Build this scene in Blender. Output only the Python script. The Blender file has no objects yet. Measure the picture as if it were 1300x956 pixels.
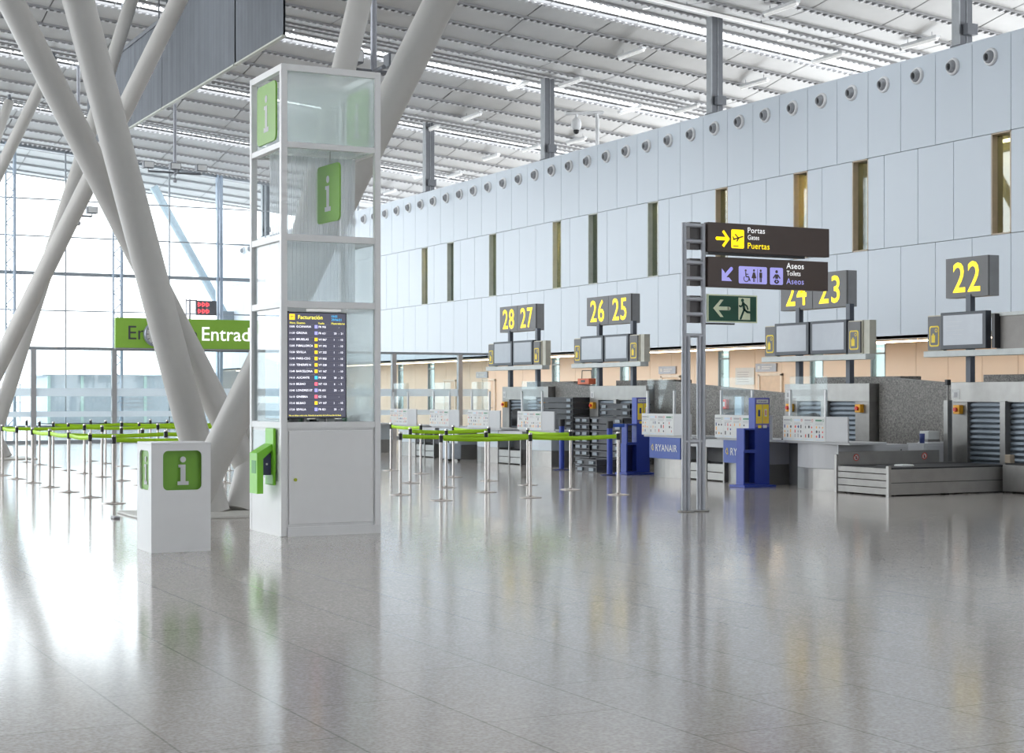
import bpy, bmesh, math, random
from mathutils import Vector, Matrix
random.seed(7)
scn = bpy.context.scene
COL = scn.collection
PI = math.pi

# ------------------------------------------------------------------ materials
MATS = {}
def mat(name, col, rough=0.5, metal=0.0, emit=None, es=0.0, var=0.06, vscale=6.0, spec=0.5, bump=0.0):
    if name in MATS: return MATS[name]
    m = bpy.data.materials.new(name); m.use_nodes = True
    nt = m.node_tree; b = nt.nodes['Principled BSDF']
    b.inputs['Roughness'].default_value = rough
    b.inputs['Metallic'].default_value = metal
    b.inputs['Specular IOR Level'].default_value = spec
    tc = nt.nodes.new('ShaderNodeTexCoord')
    nz = nt.nodes.new('ShaderNodeTexNoise'); nz.inputs['Scale'].default_value = vscale; nz.inputs['Detail'].default_value = 4
    nt.links.new(tc.outputs['Object'], nz.inputs['Vector'])
    rp = nt.nodes.new('ShaderNodeValToRGB')
    lo = [max(0, c * (1 - var)) for c in col]; hi = [min(1, c * (1 + var)) for c in col]
    rp.color_ramp.elements[0].color = (*lo, 1); rp.color_ramp.elements[0].position = 0.3
    rp.color_ramp.elements[1].color = (*hi, 1); rp.color_ramp.elements[1].position = 0.7
    nt.links.new(nz.outputs['Fac'], rp.inputs['Fac'])
    nt.links.new(rp.outputs['Color'], b.inputs['Base Color'])
    if emit:
        b.inputs['Emission Color'].default_value = (*emit, 1); b.inputs['Emission Strength'].default_value = es
    if bump:
        bp = nt.nodes.new('ShaderNodeBump'); bp.inputs['Strength'].default_value = bump
        nt.links.new(nz.outputs['Fac'], bp.inputs['Height']); nt.links.new(bp.outputs['Normal'], b.inputs['Normal'])
    MATS[name] = m
    return m

def glassmat(name, tint, rough=0.02, diffuse=0.0, dcol=(0.8, 0.85, 0.85), ior=1.4, trans=0.5):
    """Sheet glass: lets light straight through, with a Fresnel reflection and an optional frosted share."""
    m = bpy.data.materials.new(name); m.use_nodes = True
    nt = m.node_tree; nt.nodes.clear()
    out = nt.nodes.new('ShaderNodeOutputMaterial')
    tr = nt.nodes.new('ShaderNodeBsdfTransparent'); tr.inputs['Color'].default_value = (*tint, 1)
    gl = nt.nodes.new('ShaderNodeBsdfGlossy'); gl.inputs['Roughness'].default_value = rough
    lw = nt.nodes.new('ShaderNodeLayerWeight'); lw.inputs['Blend'].default_value = 0.5
    pw = nt.nodes.new('ShaderNodeMath'); pw.operation = 'POWER'; pw.inputs[1].default_value = 5
    f0 = ((ior - 1) / (ior + 1)) ** 2
    ma = nt.nodes.new('ShaderNodeMath'); ma.operation = 'MULTIPLY_ADD'; ma.inputs[1].default_value = 1 - f0; ma.inputs[2].default_value = f0
    mx = nt.nodes.new('ShaderNodeMixShader')
    nt.links.new(lw.outputs['Facing'], pw.inputs[0]); nt.links.new(pw.outputs[0], ma.inputs[0]); nt.links.new(ma.outputs[0], mx.inputs['Fac'])
    last = tr
    if diffuse > 0:
        tc = nt.nodes.new('ShaderNodeTexCoord'); nz = nt.nodes.new('ShaderNodeTexNoise'); nz.inputs['Scale'].default_value = 3
        nt.links.new(tc.outputs['Object'], nz.inputs['Vector'])
        mr = nt.nodes.new('ShaderNodeMapRange'); mr.inputs['To Min'].default_value = diffuse * 0.95; mr.inputs['To Max'].default_value = min(1, diffuse * 1.05)
        nt.links.new(nz.outputs['Fac'], mr.inputs['Value'])
        tl = nt.nodes.new('ShaderNodeBsdfTranslucent'); tl.inputs['Color'].default_value = (*dcol, 1)
        df = nt.nodes.new('ShaderNodeBsdfDiffuse'); df.inputs['Color'].default_value = (*dcol, 1)
        m0 = nt.nodes.new('ShaderNodeMixShader'); m0.inputs['Fac'].default_value = 1 - trans
        nt.links.new(tl.outputs[0], m0.inputs[1]); nt.links.new(df.outputs[0], m0.inputs[2])
        m1 = nt.nodes.new('ShaderNodeMixShader'); nt.links.new(mr.outputs['Result'], m1.inputs['Fac'])
        nt.links.new(tr.outputs[0], m1.inputs[1]); nt.links.new(m0.outputs[0], m1.inputs[2])
        last = m1
    nt.links.new(last.outputs[0], mx.inputs[1]); nt.links.new(gl.outputs[0], mx.inputs[2])
    nt.links.new(mx.outputs[0], out.inputs['Surface'])
    MATS[name] = m
    return m

WHITE = mat('white_lacquer', (0.85, 0.845, 0.84), 0.35, var=0.012)
WHITEM = mat('white_metal_paint', (0.78, 0.79, 0.80), 0.4, var=0.02)
STRUT = mat('strut_paint', (0.54, 0.525, 0.50), 0.45, var=0.03, vscale=2)
WALLP = mat('wall_panel', (0.64, 0.70, 0.765), 0.4, var=0.012, vscale=0.4)
GAP = mat('panel_gap', (0.20, 0.22, 0.25), 0.8)
PEACH = mat('beige_panelling', (0.84, 0.69, 0.55), 0.5, var=0.03, vscale=0.6)
SOFFIT = mat('soffit_paint', (0.62, 0.55, 0.47), 0.6)
CEIL = mat('ceiling_mesh_panel', (0.48, 0.48, 0.475), 0.45, var=0.06, vscale=1.2, metal=0.15)
CEILRAIL = mat('ceiling_rail', (0.36, 0.36, 0.37), 0.5)
RUNG = mat('ceiling_rung', (0.62, 0.62, 0.64), 0.5)
DECK = mat('roof_deck', (0.34, 0.34, 0.34), 0.8)
STEEL = mat('brushed_steel', (0.34, 0.332, 0.32), 0.42, 0.7, var=0.08, vscale=4)
STEELD = mat('dull_steel', (0.31, 0.302, 0.29), 0.48, 0.6, var=0.1, vscale=5)
CHROME = mat('polished_steel', (0.62, 0.58, 0.55), 0.22, 1.0, var=0.03)
GREYM = mat('grey_metal_paint', (0.36, 0.37, 0.41), 0.35, 0.3)
TUBEG = mat('sign_tube_grey', (0.46, 0.47, 0.51), 0.35, 0.3)
DARKP = mat('dark_post_paint', (0.085, 0.10, 0.13), 0.4)
POSTG = mat('roof_post_paint', (0.17, 0.18, 0.20), 0.45, 0.2)
POSTL = mat('roof_post_flange', (0.42, 0.44, 0.46), 0.45, 0.2)
BLACK = mat('black_plastic', (0.018, 0.018, 0.02), 0.4)
RUBBER = mat('black_rubber', (0.03, 0.03, 0.033), 0.6)
TRAY = mat('dark_grey_tray', (0.085, 0.087, 0.095), 0.5)
TRAYL = mat('tray_bracket', (0.30, 0.34, 0.38), 0.45)
GREEN = mat('info_green', (0.20, 0.44, 0.045), 0.4, var=0.03)
SIGNG = mat('entrance_green', (0.20, 0.38, 0.045), 0.45, var=0.03, emit=(0.25, 0.5, 0.05), es=0.08)
BELTG = mat('belt_green', (0.42, 0.74, 0.005), 0.5, var=0.04)
DISPG = mat('dispenser_green', (0.22, 0.62, 0.03), 0.35)
NAVY = mat('navy_print', (0.03, 0.05, 0.2), 0.4)
BLUE = mat('stand_blue', (0.030, 0.06, 0.36), 0.35, var=0.05)
BLUED = mat('stand_dark_blue', (0.010, 0.016, 0.10), 0.5)
BLUEP = mat('fascia_blue', (0.055, 0.10, 0.38), 0.35, var=0.04)
YELLOW = mat('sign_yellow', (0.95, 0.72, 0.0), 0.4, emit=(1.0, 0.72, 0.0), es=0.55)
YELLOWP = mat('poster_yellow', (0.90, 0.68, 0.05), 0.5)
ORANGE = mat('switch_orange', (0.9, 0.42, 0.02), 0.4)
RED = mat('red_plastic', (0.75, 0.06, 0.04), 0.4)
ORANGER = mat('orange_red_plastic', (0.72, 0.16, 0.07), 0.45)
BROWN = mat('wayfinding_brown', (0.078, 0.051, 0.042), 0.4, var=0.03)
NUMG = mat('number_box_grey', (0.15, 0.15, 0.155), 0.45, var=0.03)
NUMS = mat('number_box_side', (0.30, 0.31, 0.32), 0.45)
LILAC = mat('sign_lilac', (0.42, 0.40, 0.86), 0.4, emit=(0.42, 0.40, 0.9), es=0.25)
TEXTW = mat('sign_white', (0.9, 0.9, 0.9), 0.4, emit=(1, 1, 1), es=0.35)
EXITG = mat('exit_green', (0.004, 0.075, 0.04), 0.5)
EXITL = mat('exit_pale', (0.78, 0.85, 0.60), 0.4)
PRINTD = mat('print_dark', (0.06, 0.06, 0.07), 0.5)
PRINTG = mat('print_grey', (0.40, 0.40, 0.42), 0.5)
PAPER = mat('paper_white', (0.68, 0.69, 0.68), 0.6, var=0.02)
PAPERB = mat('paper_pale_blue', (0.58, 0.68, 0.78), 0.6)
PRINTR = mat('print_red', (0.7, 0.12, 0.10), 0.5)
PRINTO = mat('print_orange', (0.85, 0.45, 0.12), 0.5)
PRINTGR = mat('print_green', (0.12, 0.28, 0.18), 0.5)
COUNTER = mat('counter_white', (0.52, 0.525, 0.54), 0.4, var=0.02)
COUNTERB = mat('counter_pale_blue', (0.58, 0.64, 0.68), 0.4, var=0.02)
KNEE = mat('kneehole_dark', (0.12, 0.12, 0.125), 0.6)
SCREENOFF = mat('screen_pale', (0.30, 0.325, 0.36), 0.15, emit=(0.5, 0.56, 0.64), es=0.10, var=0.03)
BOARD = mat('flight_board', (0.035, 0.035, 0.05), 0.3, emit=(0.06, 0.06, 0.09), es=0.6, var=0.02)
TXT_Y = mat('board_yellow', (0.8, 0.7, 0.05), 0.4, emit=(0.95, 0.85, 0.1), es=0.8)
TXT_W = mat('board_white', (0.8, 0.8, 0.85), 0.4, emit=(0.9, 0.9, 1), es=0.8)
TXT_B = mat('board_blue', (0.05, 0.4, 0.7), 0.4, emit=(0.05, 0.45, 0.85), es=0.8)
TXT_O = mat('board_orange', (0.9, 0.5, 0.02), 0.4, emit=(1, 0.6, 0.02), es=0.8)
TXT_R = mat('board_red', (0.8, 0.1, 0.15), 0.4, emit=(0.9, 0.12, 0.18), es=0.8)
TXT_V = mat('board_violet', (0.2, 0.2, 0.6), 0.4, emit=(0.3, 0.3, 0.75), es=0.8)
LEDR = mat('led_red', (0.8, 0.05, 0.06), 0.4, emit=(1.0, 0.08, 0.1), es=1.0)
LAMPW = mat('lamp_tube', (0.8, 0.8, 0.8), 0.4, emit=(1, 1, 0.97), es=0.15)
WARM = mat('warm_strip', (1.0, 0.85, 0.6), 0.4, emit=(1.0, 0.76, 0.50), es=6.0)
WARMI = mat('office_tube', (1.0, 0.85, 0.6), 0.4, emit=(1.0, 0.80, 0.40), es=9.0)
BRONZE = mat('window_bronze', (0.55, 0.46, 0.36), 0.5)
WINDK = mat('window_dark_frame', (0.58, 0.61, 0.57), 0.5)
OFFICE = mat('office_inside', (0.42, 0.38, 0.30), 0.8)
CURT = mat('smoke_curtain', (0.135, 0.148, 0.168), 0.75, var=0.05, vscale=2)
MULL = mat('mullion_paint', (0.30, 0.33, 0.36), 0.4, 0.2)
MULLB = mat('mast_paint', (0.40, 0.48, 0.58), 0.4, 0.2)
EXTW = mat('outside_grey', (0.52, 0.54, 0.57), 0.6)
EXTM = mat('outside_mullion', (0.60, 0.74, 0.66), 0.6)
GROUND = mat('outside_paving', (0.62, 0.64, 0.66), 0.8, var=0.08, vscale=0.3)
GLASS = glassmat('facade_glass', (0.93, 0.97, 0.98))
GLASSP = glassmat('partition_glass', (0.88, 0.93, 0.94))
BAND = glassmat('frosted_band', (0.95, 0.97, 1.0), 0.2, 0.80, (0.93, 0.95, 0.98), trans=0.85)
FROST = glassmat('frosted_panel', (0.95, 0.98, 0.98), 0.25, 0.34, (0.90, 0.94, 0.95))
FROSTL = glassmat('light_frosted_panel', (0.97, 0.99, 0.99), 0.15, 0.15, (0.90, 0.95, 0.96))
FLUTE = glassmat('fluted_sheet', (0.97, 0.98, 0.99), 0.12, 0.48, (0.93, 0.95, 0.96), trans=0.7)
FLUTER = glassmat('flute_ridge', (0.9, 0.93, 0.95), 0.2, 0.6, (0.74, 0.77, 0.80), trans=0.6)
DESKG = glassmat('desk_glass', (0.95, 0.975, 0.98))
TEAL = glassmat('teal_window', (0.52, 0.60, 0.585), 0.03, 0.25, (0.6, 0.68, 0.66), 1.5)
OFFG = glassmat('office_window', (0.70, 0.78, 0.76), 0.02, 0.0, (0.3, 0.4, 0.4), 2.1)

def granite(name, c0, c1, scale, rough):
    m = bpy.data.materials.new(name); m.use_nodes = True
    nt = m.node_tree; b = nt.nodes['Principled BSDF']; b.inputs['Roughness'].default_value = rough
    tc = nt.nodes.new('ShaderNodeTexCoord')
    vz = nt.nodes.new('ShaderNodeTexVoronoi'); vz.inputs['Scale'].default_value = scale
    nz = nt.nodes.new('ShaderNodeTexNoise'); nz.inputs['Scale'].default_value = scale * 0.5; nz.inputs['Detail'].default_value = 6
    nt.links.new(tc.outputs['Object'], vz.inputs['Vector']); nt.links.new(tc.outputs['Object'], nz.inputs['Vector'])
    mx = nt.nodes.new('ShaderNodeMix'); mx.data_type = 'RGBA'; mx.inputs['Factor'].default_value = 0.5
    nt.links.new(vz.outputs['Color'], mx.inputs['A']); nt.links.new(nz.outputs['Fac'], mx.inputs['B'])
    rp = nt.nodes.new('ShaderNodeValToRGB'); rp.color_ramp.elements[0].color = (*c0, 1); rp.color_ramp.elements[1].color = (*c1, 1)
    rp.color_ramp.elements[0].position = 0.25; rp.color_ramp.elements[1].position = 0.75
    nt.links.new(mx.outputs['Result'], rp.inputs['Fac']); nt.links.new(rp.outputs['Color'], b.inputs['Base Color'])
    MATS[name] = m; return m
GRANITE = granite('grey_granite', (0.075, 0.070, 0.064), (0.27, 0.253, 0.232), 48, 0.45)

def floor_mat():
    m = bpy.data.materials.new('polished_granite_floor'); m.use_nodes = True
    nt = m.node_tree; b = nt.nodes['Principled BSDF']
    tc = nt.nodes.new('ShaderNodeTexCoord')
    n1 = nt.nodes.new('ShaderNodeTexNoise'); n1.inputs['Scale'].default_value = 70; n1.inputs['Detail'].default_value = 5; n1.inputs['Roughness'].default_value = 0.8
    n2 = nt.nodes.new('ShaderNodeTexNoise'); n2.inputs['Scale'].default_value = 0.7; n2.inputs['Detail'].default_value = 3
    vz = nt.nodes.new('ShaderNodeTexVoronoi'); vz.inputs['Scale'].default_value = 45
    br = nt.nodes.new('ShaderNodeTexBrick'); br.offset = 0.5
    br.inputs['Scale'].default_value = 1.0; br.inputs['Mortar Size'].default_value = 0.006; br.inputs['Brick Width'].default_value = 1.44; br.inputs['Row Height'].default_value = 0.72
    br.inputs['Color1'].default_value = (0.93, 0.93, 0.93, 1); br.inputs['Color2'].default_value = (1, 1, 1, 1); br.inputs['Mortar'].default_value = (0.62, 0.62, 0.62, 1)
    mp = nt.nodes.new('ShaderNodeMapping'); mp.inputs['Rotation'].default_value = (0, 0, PI / 2); mp.inputs['Location'].default_value = (0.3, 0.99, 0)
    nt.links.new(tc.outputs['Object'], mp.inputs['Vector']); nt.links.new(mp.outputs['Vector'], br.inputs['Vector'])
    for n in (n1, n2, vz): nt.links.new(tc.outputs['Object'], n.inputs['Vector'])
    ad = nt.nodes.new('ShaderNodeMath'); ad.operation = 'MULTIPLY_ADD'; ad.inputs[1].default_value = 0.45
    nt.links.new(vz.outputs['Distance'], ad.inputs[0]); nt.links.new(n1.outputs['Fac'], ad.inputs[2])
    rp = nt.nodes.new('ShaderNodeValToRGB')
    rp.color_ramp.elements[0].position = 0.45; rp.color_ramp.elements[0].color = (0.33, 0.297, 0.272, 1)
    rp.color_ramp.elements[1].position = 1.0; rp.color_ramp.elements[1].color = (0.64, 0.592, 0.552, 1)
    nt.links.new(ad.outputs[0], rp.inputs['Fac'])
    m1 = nt.nodes.new('ShaderNodeMix'); m1.data_type = 'RGBA'; m1.blend_type = 'MULTIPLY'; m1.inputs['Factor'].default_value = 1
    nt.links.new(rp.outputs['Color'], m1.inputs['A']); nt.links.new(br.outputs['Color'], m1.inputs['B'])
    r2 = nt.nodes.new('ShaderNodeValToRGB'); r2.color_ramp.elements[0].color = (0.88, 0.88, 0.88, 1); r2.color_ramp.elements[1].color = (1, 1, 1, 1)
    nt.links.new(n2.outputs['Fac'], r2.inputs['Fac'])
    m2 = nt.nodes.new('ShaderNodeMix'); m2.data_type = 'RGBA'; m2.blend_type = 'MULTIPLY'; m2.inputs['Factor'].default_value = 1
    nt.links.new(m1.outputs['Result'], m2.inputs['A']); nt.links.new(r2.outputs['Color'], m2.inputs['B'])
    nt.links.new(m2.outputs['Result'], b.inputs['Base Color'])
    mr = nt.nodes.new('ShaderNodeMapRange'); mr.inputs['To Min'].default_value = 0.10; mr.inputs['To Max'].default_value = 0.15
    nt.links.new(n2.outputs['Fac'], mr.inputs['Value']); nt.links.new(mr.outputs['Result'], b.inputs['Roughness'])
    b.inputs['IOR'].default_value = 1.42
    return m
FLOORM = floor_mat()

# ------------------------------------------------------------------ mesh builder
_font = {}
def text_geo(s, bold, sp=1.0):
    k = (s, bold, sp)
    if k in _font: return _font[k]
    cu = bpy.data.curves.new('t', 'FONT'); cu.body = s; cu.size = 1.0; cu.offset = bold; cu.resolution_u = 3; cu.space_character = sp
    o = bpy.data.objects.new('t', cu); COL.objects.link(o)
    dg = bpy.context.evaluated_depsgraph_get(); dg.update()
    me = bpy.data.meshes.new_from_object(o.evaluated_get(dg))
    vs = [(v.co.x, v.co.y) for v in me.vertices]; fs = [tuple(p.vertices) for p in me.polygons]
    bpy.data.objects.remove(o); bpy.data.curves.remove(cu); bpy.data.meshes.remove(me)
    _font[k] = (vs, fs); return _font[k]
def _cap():
    vs, _ = text_geo('H', 0.0); return max(v[1] for v in vs)
CAP = _cap()

class Fr:
    """A drawing plane: origin, right, up, normal."""
    def __init__(s, o, r, u):
        s.o, s.r, s.u = Vector(o), Vector(r), Vector(u); s.n = s.r.cross(s.u)
    def at(s, x, y, z=0.0): return s.o + s.r * x + s.u * y + s.n * z
def FX(o): return Fr(o, (0, -1, 0), (0, 0, 1))      # faces -X (the hall)
def FY(o): return Fr(o, (1, 0, 0), (0, 0, 1))       # faces -Y

class MB:
    def __init__(s): s.v, s.f, s.mi, s.sm, s.mats, s.c = [], [], [], [], [], 0
    def use(s, m):
        if m not in s.mats: s.mats.append(m)
        s.c = s.mats.index(m); return s
    def _add(s, vs, fs, smooth=False):
        b = len(s.v); s.v.extend([tuple(p) for p in vs])
        for f in fs: s.f.append(tuple(b + i for i in f)); s.mi.append(s.c); s.sm.append(smooth)
        return s
    def box(s, x0, x1, y0, y1, z0, z1, bev=0.0):
        if bev > 0:
            bm = bmesh.new(); bmesh.ops.create_cube(bm, size=1)
            for v in bm.verts: v.co = Vector(((x0 + x1) / 2 + v.co.x * (x1 - x0), (y0 + y1) / 2 + v.co.y * (y1 - y0), (z0 + z1) / 2 + v.co.z * (z1 - z0)))
            bmesh.ops.bevel(bm, geom=bm.edges[:], offset=bev, segments=2, affect='EDGES', profile=0.5)
            bm.verts.index_update()
            vs = [v.co.copy() for v in bm.verts]; fs = [[v.index for v in f.verts] for f in bm.faces]; bm.free()
            return s._add(vs, fs)
        vs = [(x, y, z) for x in (x0, x1) for y in (y0, y1) for z in (z0, z1)]
        return s._add(vs, [(0, 1, 3, 2), (4, 6, 7, 5), (0, 4, 5, 1), (2, 3, 7, 6), (0, 2, 6, 4), (1, 5, 7, 3)])
    def cyl(s, p0, p1, r0, r1=None, n=16, caps=True):
        p0, p1 = Vector(p0), Vector(p1); r1 = r0 if r1 is None else r1
        d = (p1 - p0).normalized(); a = d.orthogonal().normalized(); b = d.cross(a)
        vs = []
        for p, r in ((p0, r0), (p1, r1)):
            for i in range(n):
                t = 2 * PI * i / n; vs.append(p + (a * math.cos(t) + b * math.sin(t)) * r)
        s._add(vs, [(i, (i + 1) % n, n + (i + 1) % n, n + i) for i in range(n)], True)
        if caps:
            s._add(vs[:n], [tuple(reversed(range(n)))]); s._add(vs[n:], [tuple(range(n))])
        return s
    def tube(s, pts, r, n=10):
        for a, b in zip(pts[:-1], pts[1:]): s.cyl(a, b, r, n=n)
        for p in pts[1:-1]: s.ball(p, r, 8)
        return s
    def lathe(s, prof, o, axis=(0, 0, 1), n=20):
        o, d = Vector(o), Vector(axis).normalized(); a = d.orthogonal().normalized(); b = d.cross(a); k = len(prof)
        vs = [o + d * h + (a * math.cos(2 * PI * i / n) + b * math.sin(2 * PI * i / n)) * r for i in range(n) for r, h in prof]
        fs = [(i * k + j, ((i + 1) % n) * k + j, ((i + 1) % n) * k + j + 1, i * k + j + 1) for i in range(n) for j in range(k - 1)]
        return s._add(vs, fs, True)
    def ball(s, c, r, n=12, sz=1.0):
        c = Vector(c)
        prof = [(max(1e-4, r * math.sin(PI * j / n)), -r * sz * math.cos(PI * j / n)) for j in range(n + 1)]
        return s.lathe(prof, c, n=n)
    def poly(s, pts, fr, off=0.0): return s._add([fr.at(x, y, off) for x, y in pts], [tuple(range(len(pts)))])
    def slab(s, pts, fr, z0, z1):
        n = len(pts); vs = [fr.at(x, y, z0) for x, y in pts] + [fr.at(x, y, z1) for x, y in pts]
        return s._add(vs, [tuple(reversed(range(n))), tuple(range(n, 2 * n))] + [(i, (i + 1) % n, n + (i + 1) % n, n + i) for i in range(n)])
    def rect(s, fr, x, y, w, h, off=0.003): return s.poly([(x, y), (x + w, y), (x + w, y + h), (x, y + h)], fr, off)
    def stroke(s, fr, pts, w, off=0.004):
        for (x0, y0), (x1, y1) in zip(pts[:-1], pts[1:]):
            dx, dy = x1 - x0, y1 - y0; l = math.hypot(dx, dy) or 1; px, py = -dy / l * w / 2, dx / l * w / 2
            s.poly([(x0 + px, y0 + py), (x0 - px, y0 - py), (x1 - px, y1 - py), (x1 + px, y1 + py)], fr, off)
        for p in pts: s.disc(fr, p[0], p[1], w / 2, off, 10)
        return s
    def disc(s, fr, x, y, r, off=0.003, n=20): return s.poly([(x + r * math.cos(2 * PI * i / n), y + r * math.sin(2 * PI * i / n)) for i in range(n)], fr, off)
    def ring(s, fr, x, y, r0, r1, off=0.004, n=24, a0=0, a1=2 * PI):
        k = n if abs(a1 - a0) > 6.28 else n + 1
        vs = []
        for i in range(n + 1):
            t = a0 + (a1 - a0) * i / n
            vs += [fr.at(x + r0 * math.cos(t), y + r0 * math.sin(t), off), fr.at(x + r1 * math.cos(t), y + r1 * math.sin(t), off)]
        return s._add(vs, [(2 * i, 2 * i + 1, 2 * i + 3, 2 * i + 2) for i in range(n)])
    def text(s, fr, t, x, y, h, align='l', bold=0.0, sx=1.0, off=0.004, sp=1.0):
        vs, fs = text_geo(t, bold, sp)
        k = h / CAP; w0 = min(v[0] for v in vs); w1 = max(v[0] for v in vs)
        dx = {'l': -w0, 'c': -(w0 + w1) / 2, 'r': -w1}[align]
        return s._add([fr.at(x + (vx + dx) * k * sx, y + vy * k, off) for vx, vy in vs], fs)
    def build(s, name, m=None, parent=None):
        me = bpy.data.meshes.new(name); me.from_pydata(s.v, [], s.f)
        for mm in (s.mats or [m]): me.materials.append(mm)
        if s.mats:
            me.polygons.foreach_set('material_index', s.mi)
        me.polygons.foreach_set('use_smooth', s.sm)
        me.update()
        o = bpy.data.objects.new(name, me); COL.objects.link(o)
        if parent is not None: o.parent = parent
        return o

def rrect(x, y, w, h, r, n=5):
    pts = []
    for cx, cy, a in ((x + w - r, y + r, -PI / 2), (x + w - r, y + h - r, 0), (x + r, y + h - r, PI / 2), (x + r, y + r, PI)):
        for i in range(n + 1): pts.append((cx + r * math.cos(a + PI / 2 * i / n), cy + r * math.sin(a + PI / 2 * i / n)))
    return pts

def tag(o, label, cat, group=None, kind=None):
    o['label'] = label; o['category'] = cat
    if group: o['group'] = group
    if kind: o['kind'] = kind
    return o
def thing(name, label, cat, loc=(0, 0, 0), rz=0.0, group=None):
    o = bpy.data.objects.new(name, None); COL.objects.link(o); o.location = loc; o.rotation_euler = (0, 0, rz)
    o.empty_display_size = 0.1
    return tag(o, label, cat, group)
def struct(o): o['kind'] = 'structure'; return o
def sroot(name, loc=(0, 0, 0)):
    o = bpy.data.objects.new(name, None); COL.objects.link(o); o.location = loc; return struct(o)
KIDS = {}
def dup(root, label, loc, rz=None, group=None):
    r = root.copy(); COL.objects.link(r); r.location = loc
    if rz is not None: r.rotation_euler = (0, 0, rz)
    r['label'] = label
    if group: r['group'] = group
    for ch in [o for o in COL.objects if o.parent is root]:
        c = ch.copy(); COL.objects.link(c); c.parent = r
        for g in [o for o in COL.objects if o.parent is ch]:
            d = g.copy(); COL.objects.link(d); d.parent = c
    return r
ORD = ['first', 'second', 'third', 'fourth', 'fifth', 'sixth', 'seventh', 'eighth', 'ninth', 'tenth', 'eleventh', 'twelfth', 'thirteenth', 'fourteenth',
       'fifteenth', 'sixteenth', 'seventeenth', 'eighteenth', 'nineteenth', 'twentieth']
def ordn(i):
    if i < 20: return ORD[i]
    t, u = divmod(i + 1, 10); tens = {2: 'twent', 3: 'thirt', 4: 'fort', 5: 'fift'}[t]
    return tens + 'ieth' if u == 0 else tens + 'y-' + ORD[u - 1]

# ------------------------------------------------------------------ camera
F = 2050.0; PHI = math.atan(1050 / F)
cd = bpy.data.cameras.new('camera'); cam = bpy.data.objects.new('camera', cd); COL.objects.link(cam)
cam.location = (0, 0, 1.53); cam.rotation_euler = (PI / 2, 0, -PHI)
cd.sensor_width = 36; cd.lens = F / 1300 * 36; cd.shift_y = 24 / 1300; cd.clip_end = 500
scn.camera = cam

# ------------------------------------------------------------------ setting: floor, walls
SLOT = 40.95
def zc(x, y): return 12.4 + 0.0913 * (26 - x) + 0.3 * math.cos(2 * PI * (y - SLOT) / 10)

m = MB().box(-16, 40, -25, 79, -0.3, 0); struct(m.build('floor', FLOORM))
m = MB().box(-120, 140, 79, 320, -0.35, -0.05); m.box(-120, -16, -60, 79, -0.35, -0.05); struct(m.build('outside_ground', GROUND))

P, YR = 1.207, 38.72
def yk(k): return YR - P * k
WK = [10, 6, 4, 1, -2, -5, -7, -11, -14, -16, -20]        # panel lines where the slit windows start
ZB = [2.97, 5.11, 7.38, 9.5]
def wall_right():
    m = MB().use(GAP)
    g = 0.008
    k0, k1 = -39, 38
    ya, yb = yk(k1), yk(k0)
    m.box(26.06, 26.30, ya, yb, ZB[2], ZB[3]); m.box(26.06, 26.30, ya, yb, ZB[0], ZB[1])
    m.use(WALLP)
    m.box(26.0, 26.4, ya, yb, ZB[3], ZB[3] + 0.05)
    for k in range(k0, k1):
        y0, y1 = yk(k + 1) + g, yk(k) - g
        m.box(26.0, 26.06, y0, y1, ZB[2] + g, ZB[3])
        m.box(26.0, 26.06, y0, y1, ZB[0], ZB[1] - g)
    cuts = []
    for k in range(k0, k1):
        cuts.append((yk(k + 0.5) - P, yk(k + 0.5)))
    wins = [(yk(k), yk(k) + P / 2) for k in WK]
    for y0, y1 in cuts:
        segs = [(y0, y1)]
        for w0, w1 in wins:
            ns = []
            for a, b in segs:
                if w1 <= a + 1e-4 or w0 >= b - 1e-4: ns.append((a, b)); continue
                if w0 - a > 0.02: ns.append((a, w0))
                if b - w1 > 0.02: ns.append((w1, b))
            segs = ns
        for a, b in segs:
            m.use(WALLP).box(26.0, 26.06, a + g, b - g, ZB[1] + g, ZB[2] - g)
            m.use(GAP).box(26.06, 26.30, a, b, ZB[1], ZB[2])
    o = m.build('wall_right'); struct(o)
wall_right()
m = MB().use(SOFFIT).box(26.0, 28.2, -7, 84.9, 2.90, 2.97); m.box(26.0, 26.05, -7, 84.9, 2.88, 2.97)
struct(m.build('trim_1'))
# wall end seen outside the end glazing
m = MB().use(EXTW).box(26.0, 28.0, 85.3, 85.6, 0, 9.5); struct(m.build('wall_outside'))
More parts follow.
